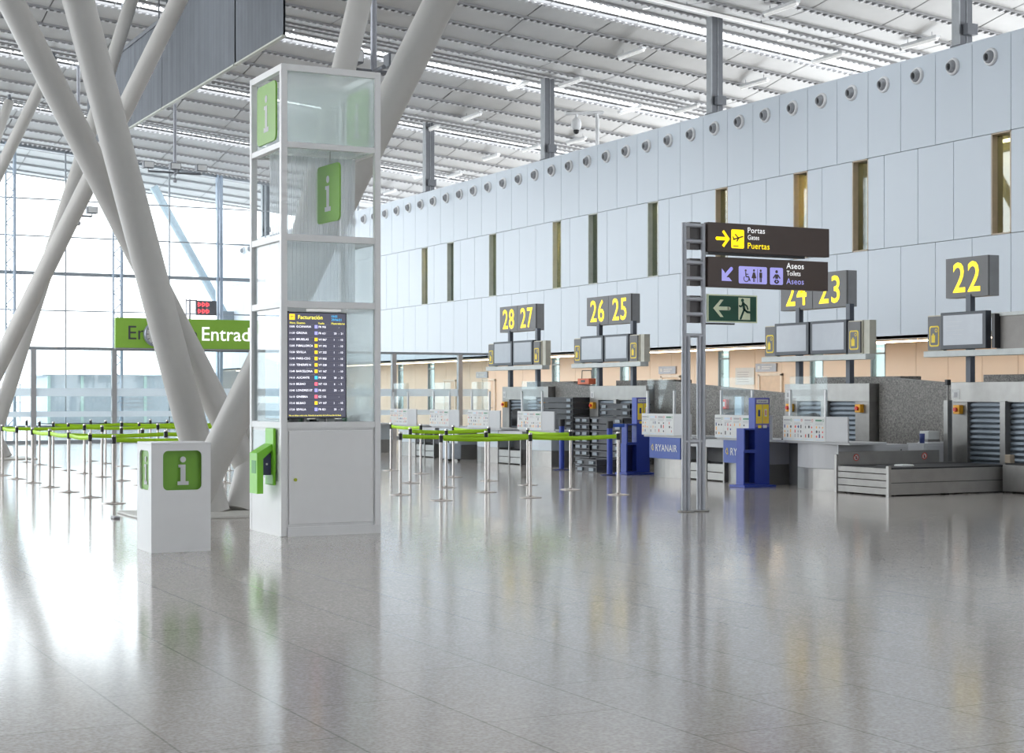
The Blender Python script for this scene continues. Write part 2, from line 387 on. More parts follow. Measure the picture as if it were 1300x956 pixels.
# slit windows
for i, k in enumerate(WK):
    y0 = yk(k); y1 = y0 + P / 2
    r = sroot('window_%d' % (i + 1))
    fm = BRONZE if i < 4 else WINDK
    m = MB().use(fm)
    m.box(26.0, 26.32, y1 - 0.03, y1, ZB[1], ZB[2]); m.box(26.0, 26.32, y0, y0 + 0.03, ZB[1], ZB[2])
    m.box(26.0, 26.42, y0, y1, ZB[1], ZB[1] + 0.03); m.box(26.0, 26.42, y0, y1, ZB[2] - 0.03, ZB[2])
    m.build('window_frame', fm, r)
    MB().box(26.16, 26.17, y0 + 0.03, y1 - 0.03, ZB[1] + 0.03, ZB[2] - 0.03).build('pane', OFFG, r)
    m = MB().use(OFFICE).box(26.42, 30.0, y0 - 1.6, y0 - 1.5, ZB[1] - .6, ZB[2] + .5).box(26.42, 30.0, y1 + 3.0, y1 + 3.1, ZB[1] - .6, ZB[2] + .5)
    m.box(29.95, 30.0, y0 - 1.5, y1 + 3, ZB[1] - .6, ZB[2] + .5).box(26.42, 30, y0 - 1.5, y1 + 3, ZB[2] + .45, ZB[2] + .5).box(26.42, 30, y0 - 1.5, y1 + 3, ZB[1] - .6, ZB[1] - .5)
    m.use(WARMI)
    for j in range(3): m.box(27.2 + j * 0.9, 27.28 + j * 0.9, y0 - 0.5, y1 + 2.4, ZB[2] + 0.32 - 0.1 * j, ZB[2] + 0.38 - 0.1 * j)
    m.build('office_recess', None, r)
# back wall, beige panelling with narrow openings
BW = [(65.1, 65.7), (61.8, 62.5), (50.9, 51.5), (48.0, 48.6), (46.1, 46.7), (40.3, 40.9), (35.8, 36.4), (33.2, 33.8)]
edges = sorted(BW); yy = -7.0
m = MB().use(PEACH)
for a, b in edges + [(84.9, 84.9)]:
    n = max(1, round((a - yy) / 1.2)); w = (a - yy) / n
    for i in range(n):
        m.box(28.0, 28.12, yy + i * w + 0.006, yy + (i + 1) * w - 0.006, 0, 2.9)
    if b > a: m.box(28.0, 28.12, a, b, 0, 0.9)
    yy = b
m.use(SOFFIT).box(28.12, 28.2, -7, edges[0][0], 0, 2.95)
prev = edges[0][1]
for a, b in edges[1:] + [(84.9, 84.9)]:
    m.box(28.12, 28.2, prev, a, 0, 2.95); prev = b
struct(m.build('wall_back'))
for i, (a, b) in enumerate(BW):
    r = sroot('window_%d' % (i + 12))
    MB().box(28.05, 28.07, a, b, 0.9, 2.88).build('pane', TEAL, r)
    m = MB().box(28.0, 28.14, a, a + 0.04, 0.9, 2.88).box(28.0, 28.14, b - 0.04, b, 0.9, 2.88).box(28.0, 28.12, a, b, 1.55, 1.59).box(28.0, 28.12, a, b, 2.62, 2.66)
    m.build('window_frame', MULL, r)
def door(n, yc, w=1.0):
    r = sroot('door_%d' % n)
    m = MB().box(27.94, 28.0, yc - w / 2 - .08, yc - w / 2, 0, 2.15).box(27.94, 28.0, yc + w / 2, yc + w / 2 + .08, 0, 2.15).box(27.94, 28.0, yc - w / 2 - .08, yc + w / 2 + .08, 2.1, 2.18)
    m.build('door_frame', mat('door_frame_paint', (0.80, 0.72, 0.62), 0.5), r)
    MB().box(27.97, 27.995, yc - w / 2, yc + w / 2, 0, 2.1).build('door_leaf', mat('door_paint', (0.74, 0.58, 0.43), 0.5), r)
    MB().cyl((27.93, yc - w / 2 + .1, 1.05), (27.93, yc - w / 2 + .22, 1.05), 0.012).build('handle', STEEL, r)
door(1, 43.5); door(2, 38.2); door(3, 60.2); door(4, 56.6)
lv = [0]
for yc, lab in ((43.7, 'small grey sign plate above the beige door beyond the sign post'), (38.4, 'small grey sign plate above the beige door right of the notice'), (57.2, 'small grey sign plate on the beige wall behind the glass partition')):
    m = MB().use(GREYM).box(27.95, 27.999, yc - .5, yc + .5, 2.22, 2.46)
    fr = FX((27.95, yc, 2.22)); m.use(PAPER); m.rect(fr, -.4, .07, .12, .1); m.rect(fr, -.2, .13, .5, .03); m.rect(fr, -.2, .07, .4, .03)
    tag(m.build('door_sign'), lab, 'sign')
m = MB().use(PAPER).box(27.97, 27.999, 39.0, 39.95, 1.85, 2.35); fr = FX((27.97, 39.95, 1.85)); m.use(PRINTG)
for j in range(5): m.rect(fr, .1, .08 + .07 * j, .6 - .05 * (j % 2), .015)
tag(m.build('notice_sign'), 'white printed notice sheet on the beige back wall', 'notice')
# warm strip lights along the back wall
for i in range(30):
    y0 = 26.2 + i * 1.92
    r = thing('strip_light', 'warm strip light under the panelled wall, %s from the near end' % ordn(i), 'light', (26.35, y0, 2.86), 0, 'warm strip lights')
    if i == 0:
        MB().box(-.05, .05, 0, 1.9, 0.0, 0.06).build('mounting_rail', SOFFIT, r); MB().box(-.04, .04, 0.01, 1.89, -0.035, 0.0).build('diffuser', WARM, r); SL = r
    else:
        for ch in [o for o in COL.objects if o.parent is SL]:
            c = ch.copy(); COL.objects.link(c); c.parent = r

# ------------------------------------------------------------------ ceiling
def ceiling():
    root = sroot('ceiling')
    pan = MB(); rail = MB(); rung = MB(); deck = MB(); grid = MB()
    N = 8; Y0 = SLOT - 0.625 - 1.25 * 52
    q = 0
    while True:
        a = Y0 + 1.25 * q; b = a + 1.25; q += 1
        if a > 87: break
        if b < -26: continue
        slot = abs(((a + b) / 2 - SLOT + 5) % 10 - 5) < 0.1
        xs = [-16 + 2.4 * i for i in range(25)]
        for x0, x1 in zip(xs[:-1], xs[1:]):
            x1 -= 0.035; ya, yb = a + 0.09, b - 0.09
            if slot: continue
            pan._add([(x0, ya, zc(x0, ya)), (x1, ya, zc(x1, ya)), (x1, yb, zc(x1, yb)), (x0, yb, zc(x0, yb))], [(0, 1, 2, 3)])
        if slot:
            for i in range(78):
                x = -16 + i * 0.74
                grid._add([(x, a + .09, zc(x, a)), (x + .05, a + .09, zc(x, a)), (x + .05, b - .09, zc(x, b)), (x, b - .09, zc(x, b))], [(0, 1, 2, 3)])
        for e in (a - 0.085, a + 0.055):
            vs = []
            for x in (-16, 41.6):
                for y in (e, e + 0.03):
                    for dz in (-0.05, 0.04): vs.append((x, y, zc(x, y) + dz))
            rail._add(vs, [(0, 1, 3, 2), (4, 6, 7, 5), (0, 4, 5, 1), (2, 3, 7, 6), (0, 2, 6, 4), (1, 5, 7, 3)])
        if 12 < a < 80:
            for i in range(190):
                x = -2 + i * 0.22
                z = zc(x, a) - 0.055
                rung.box(x, x + 0.08, a - 0.08, a + 0.08, z - 0.03, z)
        if not slot:
            z0, z1 = zc(-16, a) + .14, zc(42, a) + .14
            w0, w1 = zc(-16, b) + .14, zc(42, b) + .14
            deck._add([(-16, a, z0), (42, a, z1), (42, b, w1), (-16, b, w0)], [(0, 1, 2, 3)])
    pan.build('panels', CEIL, root); rail.build('rails', CEILRAIL, root); rung.build('rungs', RUNG, root); grid.build('skylight_bars', RUNG, root)
    deck.build('roof_deck', DECK, root)
ceiling()

# posts from the wall top to the roof
for i, y in enumerate((28.4, 38.45, 48.5, 58.4, 68.4, 78.6)):
    zt = zc(26.2, y) - 0.06
    r = thing('roof_post', 'dark steel post from wall top to roof, %s from the near end' % ordn(i), 'post', (26.2, y, 9.55), 0, 'roof posts')
    h = zt - 9.55
    m = MB().use(POSTL).box(-.20, -.16, -.12, .12, 0, h).use(POSTG).box(-.16, .20, -.12, -.09, 0, h).box(-.16, .20, .09, .12, 0, h).box(.16, .20, -.09, .09, 0, h).use(POSTL).box(.02, .035, -.135, -.12, 0, h)
    m.build('shaft', None, r)
    MB().box(-.22, .22, -.16, .16, 0, 0.03).build('base_plate', POSTG, r)
    MB().box(-.1, .2, -.30, -.14, 0.25, 0.5).build('junction_box', POSTG, r)
# air jet nozzles
NZ = None
for j, k in enumerate(range(9, -37, -1)):
    y = yk(k) - P / 2
    if abs(y - 78) < .4: continue
    lab = 'round air nozzle high on the panelled wall, %s from the near end' % ordn(j)
    if NZ is None:
        NZ = thing('air_vent', lab, 'vent', (26.0, y, 9.1), 0, 'air nozzles along the wall')
        MB().use(WHITEM).lathe([(0.20, 0.0), (0.20, 0.03), (0.185, 0.06), (0.15, 0.07), (0.145, 0.04)], (0, 0, 0), (-1, 0, 0), 28).build('collar', mat('nozzle_grey', (0.45, 0.46, 0.48), 0.4), NZ)
        MB().lathe([(0.145, 0.03), (0.13, 0.10), (0.10, 0.15), (0.085, 0.15), (0.08, 0.10)], (0, 0, 0), (-1, 0.12, -0.1), 24).build('jet', mat('nozzle_jet_grey', (0.33, 0.34, 0.36), 0.4), NZ)
        MB().lathe([(0.085, 0.0), (0.001, 0.001)], (-0.10, 0, 0), (-1, 0.12, -0.1), 20).build('throat', BLACK, NZ)
    else: dup(NZ, lab, (26.0, y, 9.1))
# linear ceiling lamps
LN = None; j = 0
for x, ys in ((26.2, [35.3, 43.0, 46.9, 50.7, 54.4, 58.2]), (31.0, [35.3, 39.4, 43.2, 47.2, 51.0, 55.0, 58.8, 62.5, 66.2, 70.0, 73.8])):
    for y in ys:
        row = 'above the wall posts' if x < 27 else 'beyond the panelled wall'
        lab = 'white tube lamp %s, %s from the near end' % (row, ordn(ys.index(y)))
        zz = min(zc(x, y - .75), zc(x, y + .75)) - 0.16
        if LN is None:
            LN = thing('tube_lamp', lab, 'lamp', (x, y, zz), 0, 'tube lamps under the ceiling')
            MB().box(-.07, .07, -.75, .75, 0.0, 0.07).build('housing', WHITEM, LN); MB().cyl((0, -.72, -.03), (0, .72, -.03), .05, n=10).build('tube', LAMPW, LN)
            MB().cyl((0, -.5, 0.07), (0, -.5, .2), .01, n=6).cyl((0, .5, 0.07), (0, .5, .2), .01, n=6).build('hanger', GREYM, LN)
        else: dup(LN, lab, (x, y, zz))
r = thing('slim_light_bar', 'long slim white light bar running under the ceiling towards the wall', 'lamp', (24.5, 37.3, 0))
m = MB(); v = []
for x in (-3.4, 3.4):
    zz = zc(24.5 + x, 37.3) - 0.2
    for y in (-.05, .05):
        for dz in (0, .08): v.append((x, y, zz + dz))
m._add(v, [(0, 1, 3, 2), (4, 6, 7, 5), (0, 4, 5, 1), (2, 3, 7, 6), (0, 2, 6, 4), (1, 5, 7, 3)]); m.build('housing', LAMPW, r)
m = MB()
for x in (-2.5, 0, 2.5): z = zc(24.5 + x, 37.3); m.cyl((x, 0, z - .13), (x, 0, z), .012, n=6)
m.build('hanger', GREYM, r)

# ------------------------------------------------------------------ tree shaped struts
def strut_cluster(y0, label, nm):
    r = thing('roof_support', label, 'support', (0, y0, 0), 0, 'branching roof supports')
    r['kind'] = 'thing'
    T = 14.4
    # (base x, y), run per full height, radius
    for (bx, by), (dx, dy), rad in (((5.60, 19.92), (6.32, -3.23), 0.205), ((6.13, 20.46), (-3.40, 1.74), 0.205),
                                    ((6.48, 20.52), (5.34, 5.36), 0.185), ((6.94, 20.62), (-6.53, 3.34), 0.180)):
        t = 1.0
        for _ in range(6):
            zt = zc(bx + dx * t, y0 + by + dy * t) - 0.42; t = zt / T
        p1 = Vector((bx + dx * t, by + dy * t, zt)); d = (p1 - Vector((bx, by, 0))) * 1.0
        s = MB().cyl((bx, by, 0.0), p1, rad, rad, n=32).build('strut', STRUT, r)
        u = d.normalized()
        MB().cyl(p1 - u * .02, p1 + u * .18, rad * .6, rad * .35, n=20).cyl(p1 + u * .1, p1 + Vector((0, 0, .30)), .06, n=12).build('top_joint', POSTG, s)
    MB().box(5.0, 7.5, 19.5, 21.05, 0, 0.03, 0.008).build('base_plate', mat('base_plate_pale', (0.62, 0.60, 0.56), 0.4), r)
strut_cluster(0, 'pale grey crossing tubular roof supports standing just behind the white kiosk', 1)
strut_cluster(20, 'pale grey tubular roof supports beyond the queue posts, second cluster from the kiosk', 2)
strut_cluster(40, 'pale grey tubular roof supports far off by the glass doors', 3)
r = thing('outside_brace', 'pale slanting steel brace outside the end glazing', 'brace')
MB().cyl((21.75, 83.5, zc(21.75, 83.5) - .35), (25.7, 83.5, 5.6), 0.22, n=20).build('tube', mat('brace_pale_blue', (0.55, 0.65, 0.72), 0.4), r)
MB().box(25.4, 25.99, 83.2, 83.8, 5.1, 6.0).build('wall_mount', MULL, r)

# smoke curtains under the ceiling
for i, (ya, yb, lab) in enumerate(((35.6, 39.25, 'dark grey hanging smoke curtain, nearest plain panel of the row'), (39.32, 46.2, 'grey pleated hanging smoke curtain, middle panel of the row'),
                                   (46.27, 56.0, 'grey hanging smoke curtain, far panel of the row behind the supports'))):
    r = thing('smoke_curtain', lab, 'curtain', (12.3, ya, 9.8), 0, 'smoke curtains')
    n = int((yb - ya) / 0.06); m = MB(); vs = []
    for k in range(n + 1):
        y = (yb - ya) * k / n
        for z in (0.06, 2.6):
            a = 0.02 * math.sin(y * 7.0 + 1.3 * math.sin(y * 2.1)) * (0.35 if i == 0 else 1) + 0.008 * math.sin(y * 23)
            vs.append((a * (1 if z < 1 else 0.5), y, z))
    m._add(vs, [(2 * k, 2 * k + 2, 2 * k + 3, 2 * k + 1) for k in range(n)], True)
    b = len(m.v); m._add([(x + 0.05, y, z) for x, y, z in vs], [(2 * k + 1, 2 * k + 3, 2 * k + 2, 2 * k) for k in range(n)], True)
    m.build('cloth', CURT, r)
    MB().box(-.03, .08, 0, yb - ya, .02, .06).build('bottom_bar', mat('bar_pale', (0.50, 0.52, 0.46), 0.4), r)
    MB().box(-.04, .09, 0, yb - ya, 2.56, 2.68).build('head_box', POSTG, r)
    m = MB()
    for y in (0.4, (yb - ya) / 2, yb - ya - 0.4): m.cyl((0.02, y, 2.68), (0.02, y, zc(12.3, ya + y) - 9.8), 0.025, n=8)
    m.build('hanger_rod', POSTG, r)

# hanging projector poles
def projector_pole(x, y, z, w, label, n):
    r = thing('projector_pole', label, 'projector', (x, y, z), 0, 'projector poles')
    MB().cyl((0, 0, 0), (0, 0, zc(x, y) - z - .14), 0.06, n=12).build('pole', GREYM, r); MB().box(-.12, .12, -.12, .12, zc(x, y) - z - .16, zc(x, y) - z - .13).build('ceiling_mount', GREYM, r)
    MB().cyl((-w, 0, .1), (w, 0, .1), .04, n=10).cyl((0, -.5, .1), (0, .5, .1), .04, n=10).build('cross_bar', POSTG, r)
    for k in range(n):
        px = -w + 2 * w * k / max(1, n - 1)
        s = MB().use(POSTG).box(px - .2, px + .2, -.16, .16, .2, .46, .03); s.use(WHITEM).box(px - .17, px + .17, -.18, -.15, .23, .43)
        s.cyl((px, 0, .1), (px, 0, .22), .025, n=8)
        s.build('projector', None, r)
    MB().ball((0, 0, -.18), .09, 10).cyl((0, 0, -.12), (0, 0, 0), .02, n=6).build('sensor', GREYM, r)
projector_pole(11.4, 27.9, 7.45, 0.45, 'grey drop pole with projectors above the kiosk corner', 2)
projector_pole(16.2, 59.1, 9.7, 1.0, 'grey drop pole with three projectors under the far ceiling', 3)
projector_pole(13.0, 60.7, 8.1, 0.5, 'grey drop pole with projectors in front of the far glazing', 2)

# wall cameras
def dome_camera(loc, lab):
    r = thing('dome_camera', lab, 'camera', loc)
    MB().tube([(0.1, 0, 0), (0.1, 0, .95), (0.05, 0, 1.05)], .06, 10).build('mast', WHITEM, r)
    MB().tube([(0.3, -.05, 1.12), (-.9, 0.35, 1.05)], .06, 10).build('arm', WHITEM, r)
    MB().use(WHITEM).ball((-.55, .23, .72), .17, 14, 1.3).cyl((-.55, .23, .9), (-.55, .23, 1.08), .05).build('housing', None, r)
    MB().ball((-.55, .23, .5), .10, 12).build('lens_dome', BLACK, r)
dome_camera((26.15, 45.2, 9.56), 'white dome security camera on a mast over the panelled wall')

# ------------------------------------------------------------------ end glazing
def end_wall():
    Y = 78.0; root = sroot('wall_end', (0, Y, 0))
    xs = [26.0 - 2.4 - 2.5 * i for i in range(16)] + [26.0, 28.5, 31]
    zt = lambda x: zc(x, Y) - 0.05
    m = MB()
    for x0, x1 in zip(sorted(xs)[:-1], sorted(xs)[1:]):
        zs = [0.1, 3.8, 5.55, 7.3, 9.05, 10.8]
        for a, b in zip(zs, zs[1:] + [None]):
            if b is None: m._add([(x0 + .03, 0, a + .02), (x1 - .03, 0, a + .02), (x1 - .03, 0, zt(x1)), (x0 + .03, 0, zt(x0))], [(0, 1, 2, 3)])
            else: m._add([(x0 + .03, 0, a + .02), (x1 - .03, 0, a + .02), (x1 - .03, 0, b - .02), (x0 + .03, 0, b - .02)], [(0, 1, 2, 3)])
    m.build('panes', GLASS, root)
    for i, x in enumerate(xs):
        h = zt(x)
        if i == 0:
            m = MB().box(x - .16, x - .06, -.25, .05, 0, h).box(x + .02, x + .16, -.15, .05, 0, h); m.build('mullion', MULLB, root)
        elif i % 2 == 0 and i < 16:
            m = MB()
            m.cyl((x - .28, -.2, 0), (x - .28, -.2, h), .05, n=8).cyl((x + .12, -.2, 0), (x + .12, -.2, h), .08, n=10)
            n = int(h / 0.9)
            for k in range(n):
                z0, z1 = h * k / n, h * (k + 1) / n; zz = (z0, z1)
                m.cyl((x - .28, -.2, z0), (x + .12, -.2, (z0 + z1) / 2), .025, n=6).cyl((x + .12, -.2, (z0 + z1) / 2), (x - .28, -.2, z1), .025, n=6)
            m.build('lattice_mast', MULLB, root)
        else:
            MB().box(x - .03, x + .03, -.06, .03, 0, h).build('mullion', MULL, root)
    for z, t in ((0.05, .06), (3.8, .035), (5.55, .03), (7.3, .085), (9.05, .03), (10.8, .03)):
        MB().box(-16, 31, -.05, .04, z - t, z + t).build('transom', MULL, root)
    m = MB()
    v = []
    for x in (-16, 31):
        for y in (-.12, .06):
            for dz in (-.22, .0): v.append((x, y, zc(x, Y) + dz))
    m._add(v, [(0, 1, 3, 2), (4, 6, 7, 5), (0, 4, 5, 1), (2, 3, 7, 6), (0, 2, 6, 4), (1, 5, 7, 3)]); m.build('head_rail', MULL, root)
end_wall()
# low building outside
r = sroot('outside_building', (0, 90, 0))
MB().box(17.6, 27, 0, 4, 0, 2.6).build('block', EXTW, r)
for x in (17.6, 19.4, 21.1, 22.9, 24.7): MB().box(x, x + .16, -.06, 0, 0, 2.62).build('mullion', EXTM, r)
MB().box(17.3, 27.2, -.2, 4.2, 2.6, 2.68).build('roof', EXTW, r)
r = sroot('outside_fence', (0, 96, 0))
m = MB()
for i in range(9): m.box(6 + i * 1.4, 6.06 + i * 1.4, 0, .06, 0, 2.2)
m.box(6, 17.3, 0, .05, 1.1, 1.15).box(6, 17.3, 0, .05, 2.15, 2.2); m.build('posts', MULLB, r)

# glass partition across the hall
def partition():
    Y = 52.5; root = sroot('partition', (0, Y, 0))
    xs = [-15.5 + 2.5 * i for i in range(10)] + [9.83, 12.38, 14.9, 17.4, 19.8, 22.2, 24.77]
    for x in xs: MB().box(x - .08, x + .08, -.1, .06, 0, 3.0).build('post', mat('partition_post', (0.42, 0.42, 0.43), 0.4, 0.3), root)
    ends = xs + [25.98]
    g = MB(); b = MB()
    for x0, x1 in zip(ends[:-1], ends[1:]):
        g.box(x0 + .08, x1 - .08, -.01, .01, .1, 2.98)
        for z0, z1 in ((1.5, 1.76), (.84, 1.02)): b.box(x0 + .08, x1 - .08, -.014, -.012, z0, z1)
    g.build('panes', GLASSP, root); b.build('frosted_bands', BAND, root)
    MB().box(-16, 25.98, -.06, .05, 2.98, 3.06).build('head_rail', MULL, root); MB().box(-16, 25.98, -.06, .05, 0, .1).build('base_rail', MULL, root)
    m = MB().use(PRINTG); fr = FY((14.0, -0.016, 1.15))
    for k in range(3): m.text(fr, 'Puertas de entrada a la terminal', -1.4, .14 - .13 * k + .1, .055)
    m.build('pane_lettering', None, root)
partition()
# entrance sign over the doors
r = thing('entrance_sign', 'wide green entrance sign with white and dark lettering above the glass doors', 'sign', (12.38, 52.28, 3.07))
m = MB().use(SIGNG).box(0, 5.05, 0, .16, 0, .98, .01); fr = FY((0, 0, 0))
m.use(PRINTD).text(fr, 'Entrance', .42, .28, .44, bold=0.0, sx=1.02, off=.006); m.use(TEXTW).text(fr, 'Entrada', 2.86, .28, .44, bold=.008, sx=1.0, off=.006); m.build('board', None, r)
MB().box(0, 5.05, -.01, .16, -.04, 0).build('bottom_trim', GREYM, r)
r = thing('wall_clock', 'round white clock with a grey rim in front of the green entrance sign', 'clock', (13.66, 52.0, 3.52))
m = MB().lathe([(.40, .2), (.40, -.02), (.36, -.04), (.345, 0)], (0, 0, 0), (0, 1, 0), 36).build('rim', mat('clock_rim', (0.35, 0.37, 0.45), 0.3, 0.6), r)
m = MB().use(PAPER); fr = FY((0, 0, 0)); m.disc(fr, 0, 0, .35, 0.0, 40); m.use(PRINTD)
for k in range(12):
    a = k * PI / 6; m.stroke(fr, [(.28 * math.sin(a), .28 * math.cos(a)), (.33 * math.sin(a), .33 * math.cos(a))], .02, .003)
m.build('dial', None, r)
m = MB().use(PRINTD); m.stroke(fr, [(0, 0), (.12, .14)], .025, .006); m.stroke(fr, [(0, 0), (.05, -.27)], .018, .008); m.build('hands', None, r)
MB().box(-.05, .05, .18, .3, -.05, .05).build('bracket', GREYM, r)
r = thing('led_display', 'small red digital display on a thin post over the green entrance sign', 'display', (14.75, 52.36, 4.05))
MB().cyl((.1, 0, 0), (.1, 0, .66), .035, n=8).cyl((-.02, 0, 0), (-.02, 0, .66), .02, n=8).cyl((0, 0, .62), (.35, 0, .62), .025, n=8).build('post', GREYM, r)
m = MB().use(POSTG).box(.30, 1.0, -.06, .06, .14, .62); fr = FY((.30, -.06, .14))
for row in range(2):
    for c in range(3):
        x, y = .06 + c * .14, .05 + row * .22
        m.use(LEDR); m.ring(fr, x + .05, y + .08, .03, .06, .004, 8); m.rect(fr, x, y, .03, .16, .004)
m.build('screen', None, r)

# ------------------------------------------------------------------ information kiosk
def letter_i(m, fr, cx, cy, h, off):
    """Slab-serif i, h = full height including the dot."""
    s = h
    m.disc(fr, cx, cy + .40 * s, .105 * s, off, 22)
    m.poly([(cx - .17 * s, cy + .22 * s), (cx + .09 * s, cy + .22 * s), (cx + .09 * s, cy - .38 * s), (cx - .09 * s, cy - .38 * s), (cx - .09 * s, cy + .12 * s), (cx - .17 * s, cy + .12 * s)], fr, off)
    m.rect(fr, cx - .2 * s, cy - .5 * s, .4 * s, .13 * s, off)
def i_plate(m, fr, w, h, th=0.02, both=True):
    """Green rounded square with a white i, centred on the frame origin."""
    m.use(GREEN).slab(rrect(-w / 2, -h / 2, w, h, .11 * min(w, h)), fr, -th / 2, th / 2)
    m.use(PAPER); letter_i(m, fr, 0, 0, h * .62, th / 2 + .002)
    if both:
        f2 = Fr(fr.o, -fr.r, fr.u); letter_i(m, f2, 0, 0, h * .62, th / 2 + .002)

KX0, KX1, KY0, KY1 = 5.73, 6.89, 16.65, 17.75
KW, KD = KX1 - KX0, KY1 - KY0
def kiosk():
    r = thing('information_kiosk', 'tall white framed information kiosk with green i plates and a flight board', 'kiosk', (KX0, KY0, 0))
    p = .07
    for x in (0, KW - p):
        for y in (0, KD - p): MB().box(x, x + p, y, y + p, 0, 5.12, .006).build('post', WHITE, r)
    for z0, z1 in ((5.05, 5.12), (4.22, 4.28), (3.21, 3.28), (2.485, 2.555), (1.175, 1.24), (0.0, 0.08)):
        m = MB().box(p, KW - p, 0.004, p, z0, z1).box(p, KW - p, KD - p, KD - .004, z0, z1).box(0.004, p, p, KD - p, z0, z1).box(KW - p, KW - .004, p, KD - p, z0, z1)
        m.build('cross_frame', WHITE, r)
    # frosted glazing of the top cell
    MB().box(p, KW - p, .035, .043, 4.28, 5.05).build('front_glass', FROST, r)
    MB().box(KW - .043, KW - .035, p, KD - p, 4.28, 5.05).build('side_glass', FROSTL, r)
    MB().box(p, KW - p, KD - .043, KD - .035, 4.28, 5.05).build('rear_glass', FROST, r)
    MB().box(p, KW - p, p, KD - p, 4.235, 4.25).build('ceiling_sheet', FROST, r)
    m = MB(); i_plate(m, FX((.03, KD / 2 + .02, 4.66)), .64, .66); m.build('information_plate', None, r)
    m = MB(); i_plate(m, FX((KW - .06, KD / 2, 4.66)), .64, .66); m.build('information_plate', None, r)
    ang = math.radians(4); rr = Vector((math.sin(ang), -math.cos(ang), 0))
    m = MB(); i_plate(m, Fr((.66, .31, 3.78), rr, (0, 0, 1)), .60, .64); m.build('information_plate', None, r)
    MB().cyl((.66, .27, 4.12), (.66, .27, 4.24), .006, n=6).build('plate_wire', STEEL, r)
    # fluted sheet across the middle
    m = MB(); n = 700; vs = []
    for k in range(n + 1):
        x = p + (KW - 2 * p) * k / n; y = .60 + .008 * math.sin(2 * PI * k / 10.0)
        vs += [(x, y, 2.56), (x, y, 4.22)]
    m.use(FLUTE)._add(vs, [(2 * k, 2 * k + 2, 2 * k + 3, 2 * k + 1) for k in range(n)], True); m.use(FLUTER)
    for k in range(46):
        x = p + .01 + .0219 * k; m.box(x, x + .006, .585, .592, 2.56, 4.22)
    m.build('fluted_sheet', None, r)
    # lower glass cell
    MB().box(p, KW - p, .035, .043, 2.555, 3.21).build('front_glass', FROSTL, r)
    MB().box(.035, .043, p, KD - p, 2.555, 3.21).build('side_glass', FROSTL, r)
    MB().box(KW - .043, KW - .035, p, KD - p, 2.555, 3.21).build('side_glass', FROSTL, r)
    # screen cell
    MB().box(p + .70, KW - p, .035, .043, 1.24, 2.485).build('front_glass', FROST, r)
    MB().box(KW - .043, KW - .035, p, KD - p, 1.24, 2.485).build('side_glass', FROSTL, r)
    MB().box(p, KW - p, KD - .043, KD - .035, 1.24, 2.485).build('rear_glass', FROSTL, r)
    MB().box(.035, .043, p, KD - p, 1.24, 2.485).build('side_glass', DESKG, r)
    MB().box(.3, .7, .03, .05, 2.45, 2.475).build('light_tube', LAMPW, r)
    MB().box(p, KW - p, p, KD - p, 1.20, 1.235).build('shelf', STEELD, r)
    # base cabinet
    m = MB().box(.02, KW - .02, .03, KD - .02, .08, 1.175); m.build('cabinet', WHITE, r)
    d = MB().box(p + .02, KW - p - .02, .006, .03, .13, 1.145, .004).build('door', WHITE, r)
    MB().cyl((p + .09, -.012, .615), (p + .09, .006, .615), .018, n=14).build('lock', mat('lock_lime', (0.45, 0.5, 0.02), 0.4), d)
    MB().box(p, KW - .01, -.012, .03, .0, .10).build('kick_board', WHITE, r)
    m = MB().use(FROSTL).box(.010, .018, .50, KD - p, .62, 1.14); m.build('side_window', None, r)
    MB().box(.004, .02, p, KD - p, .08, .60).build('side_panel', WHITE, r)
    return r
kiosk()

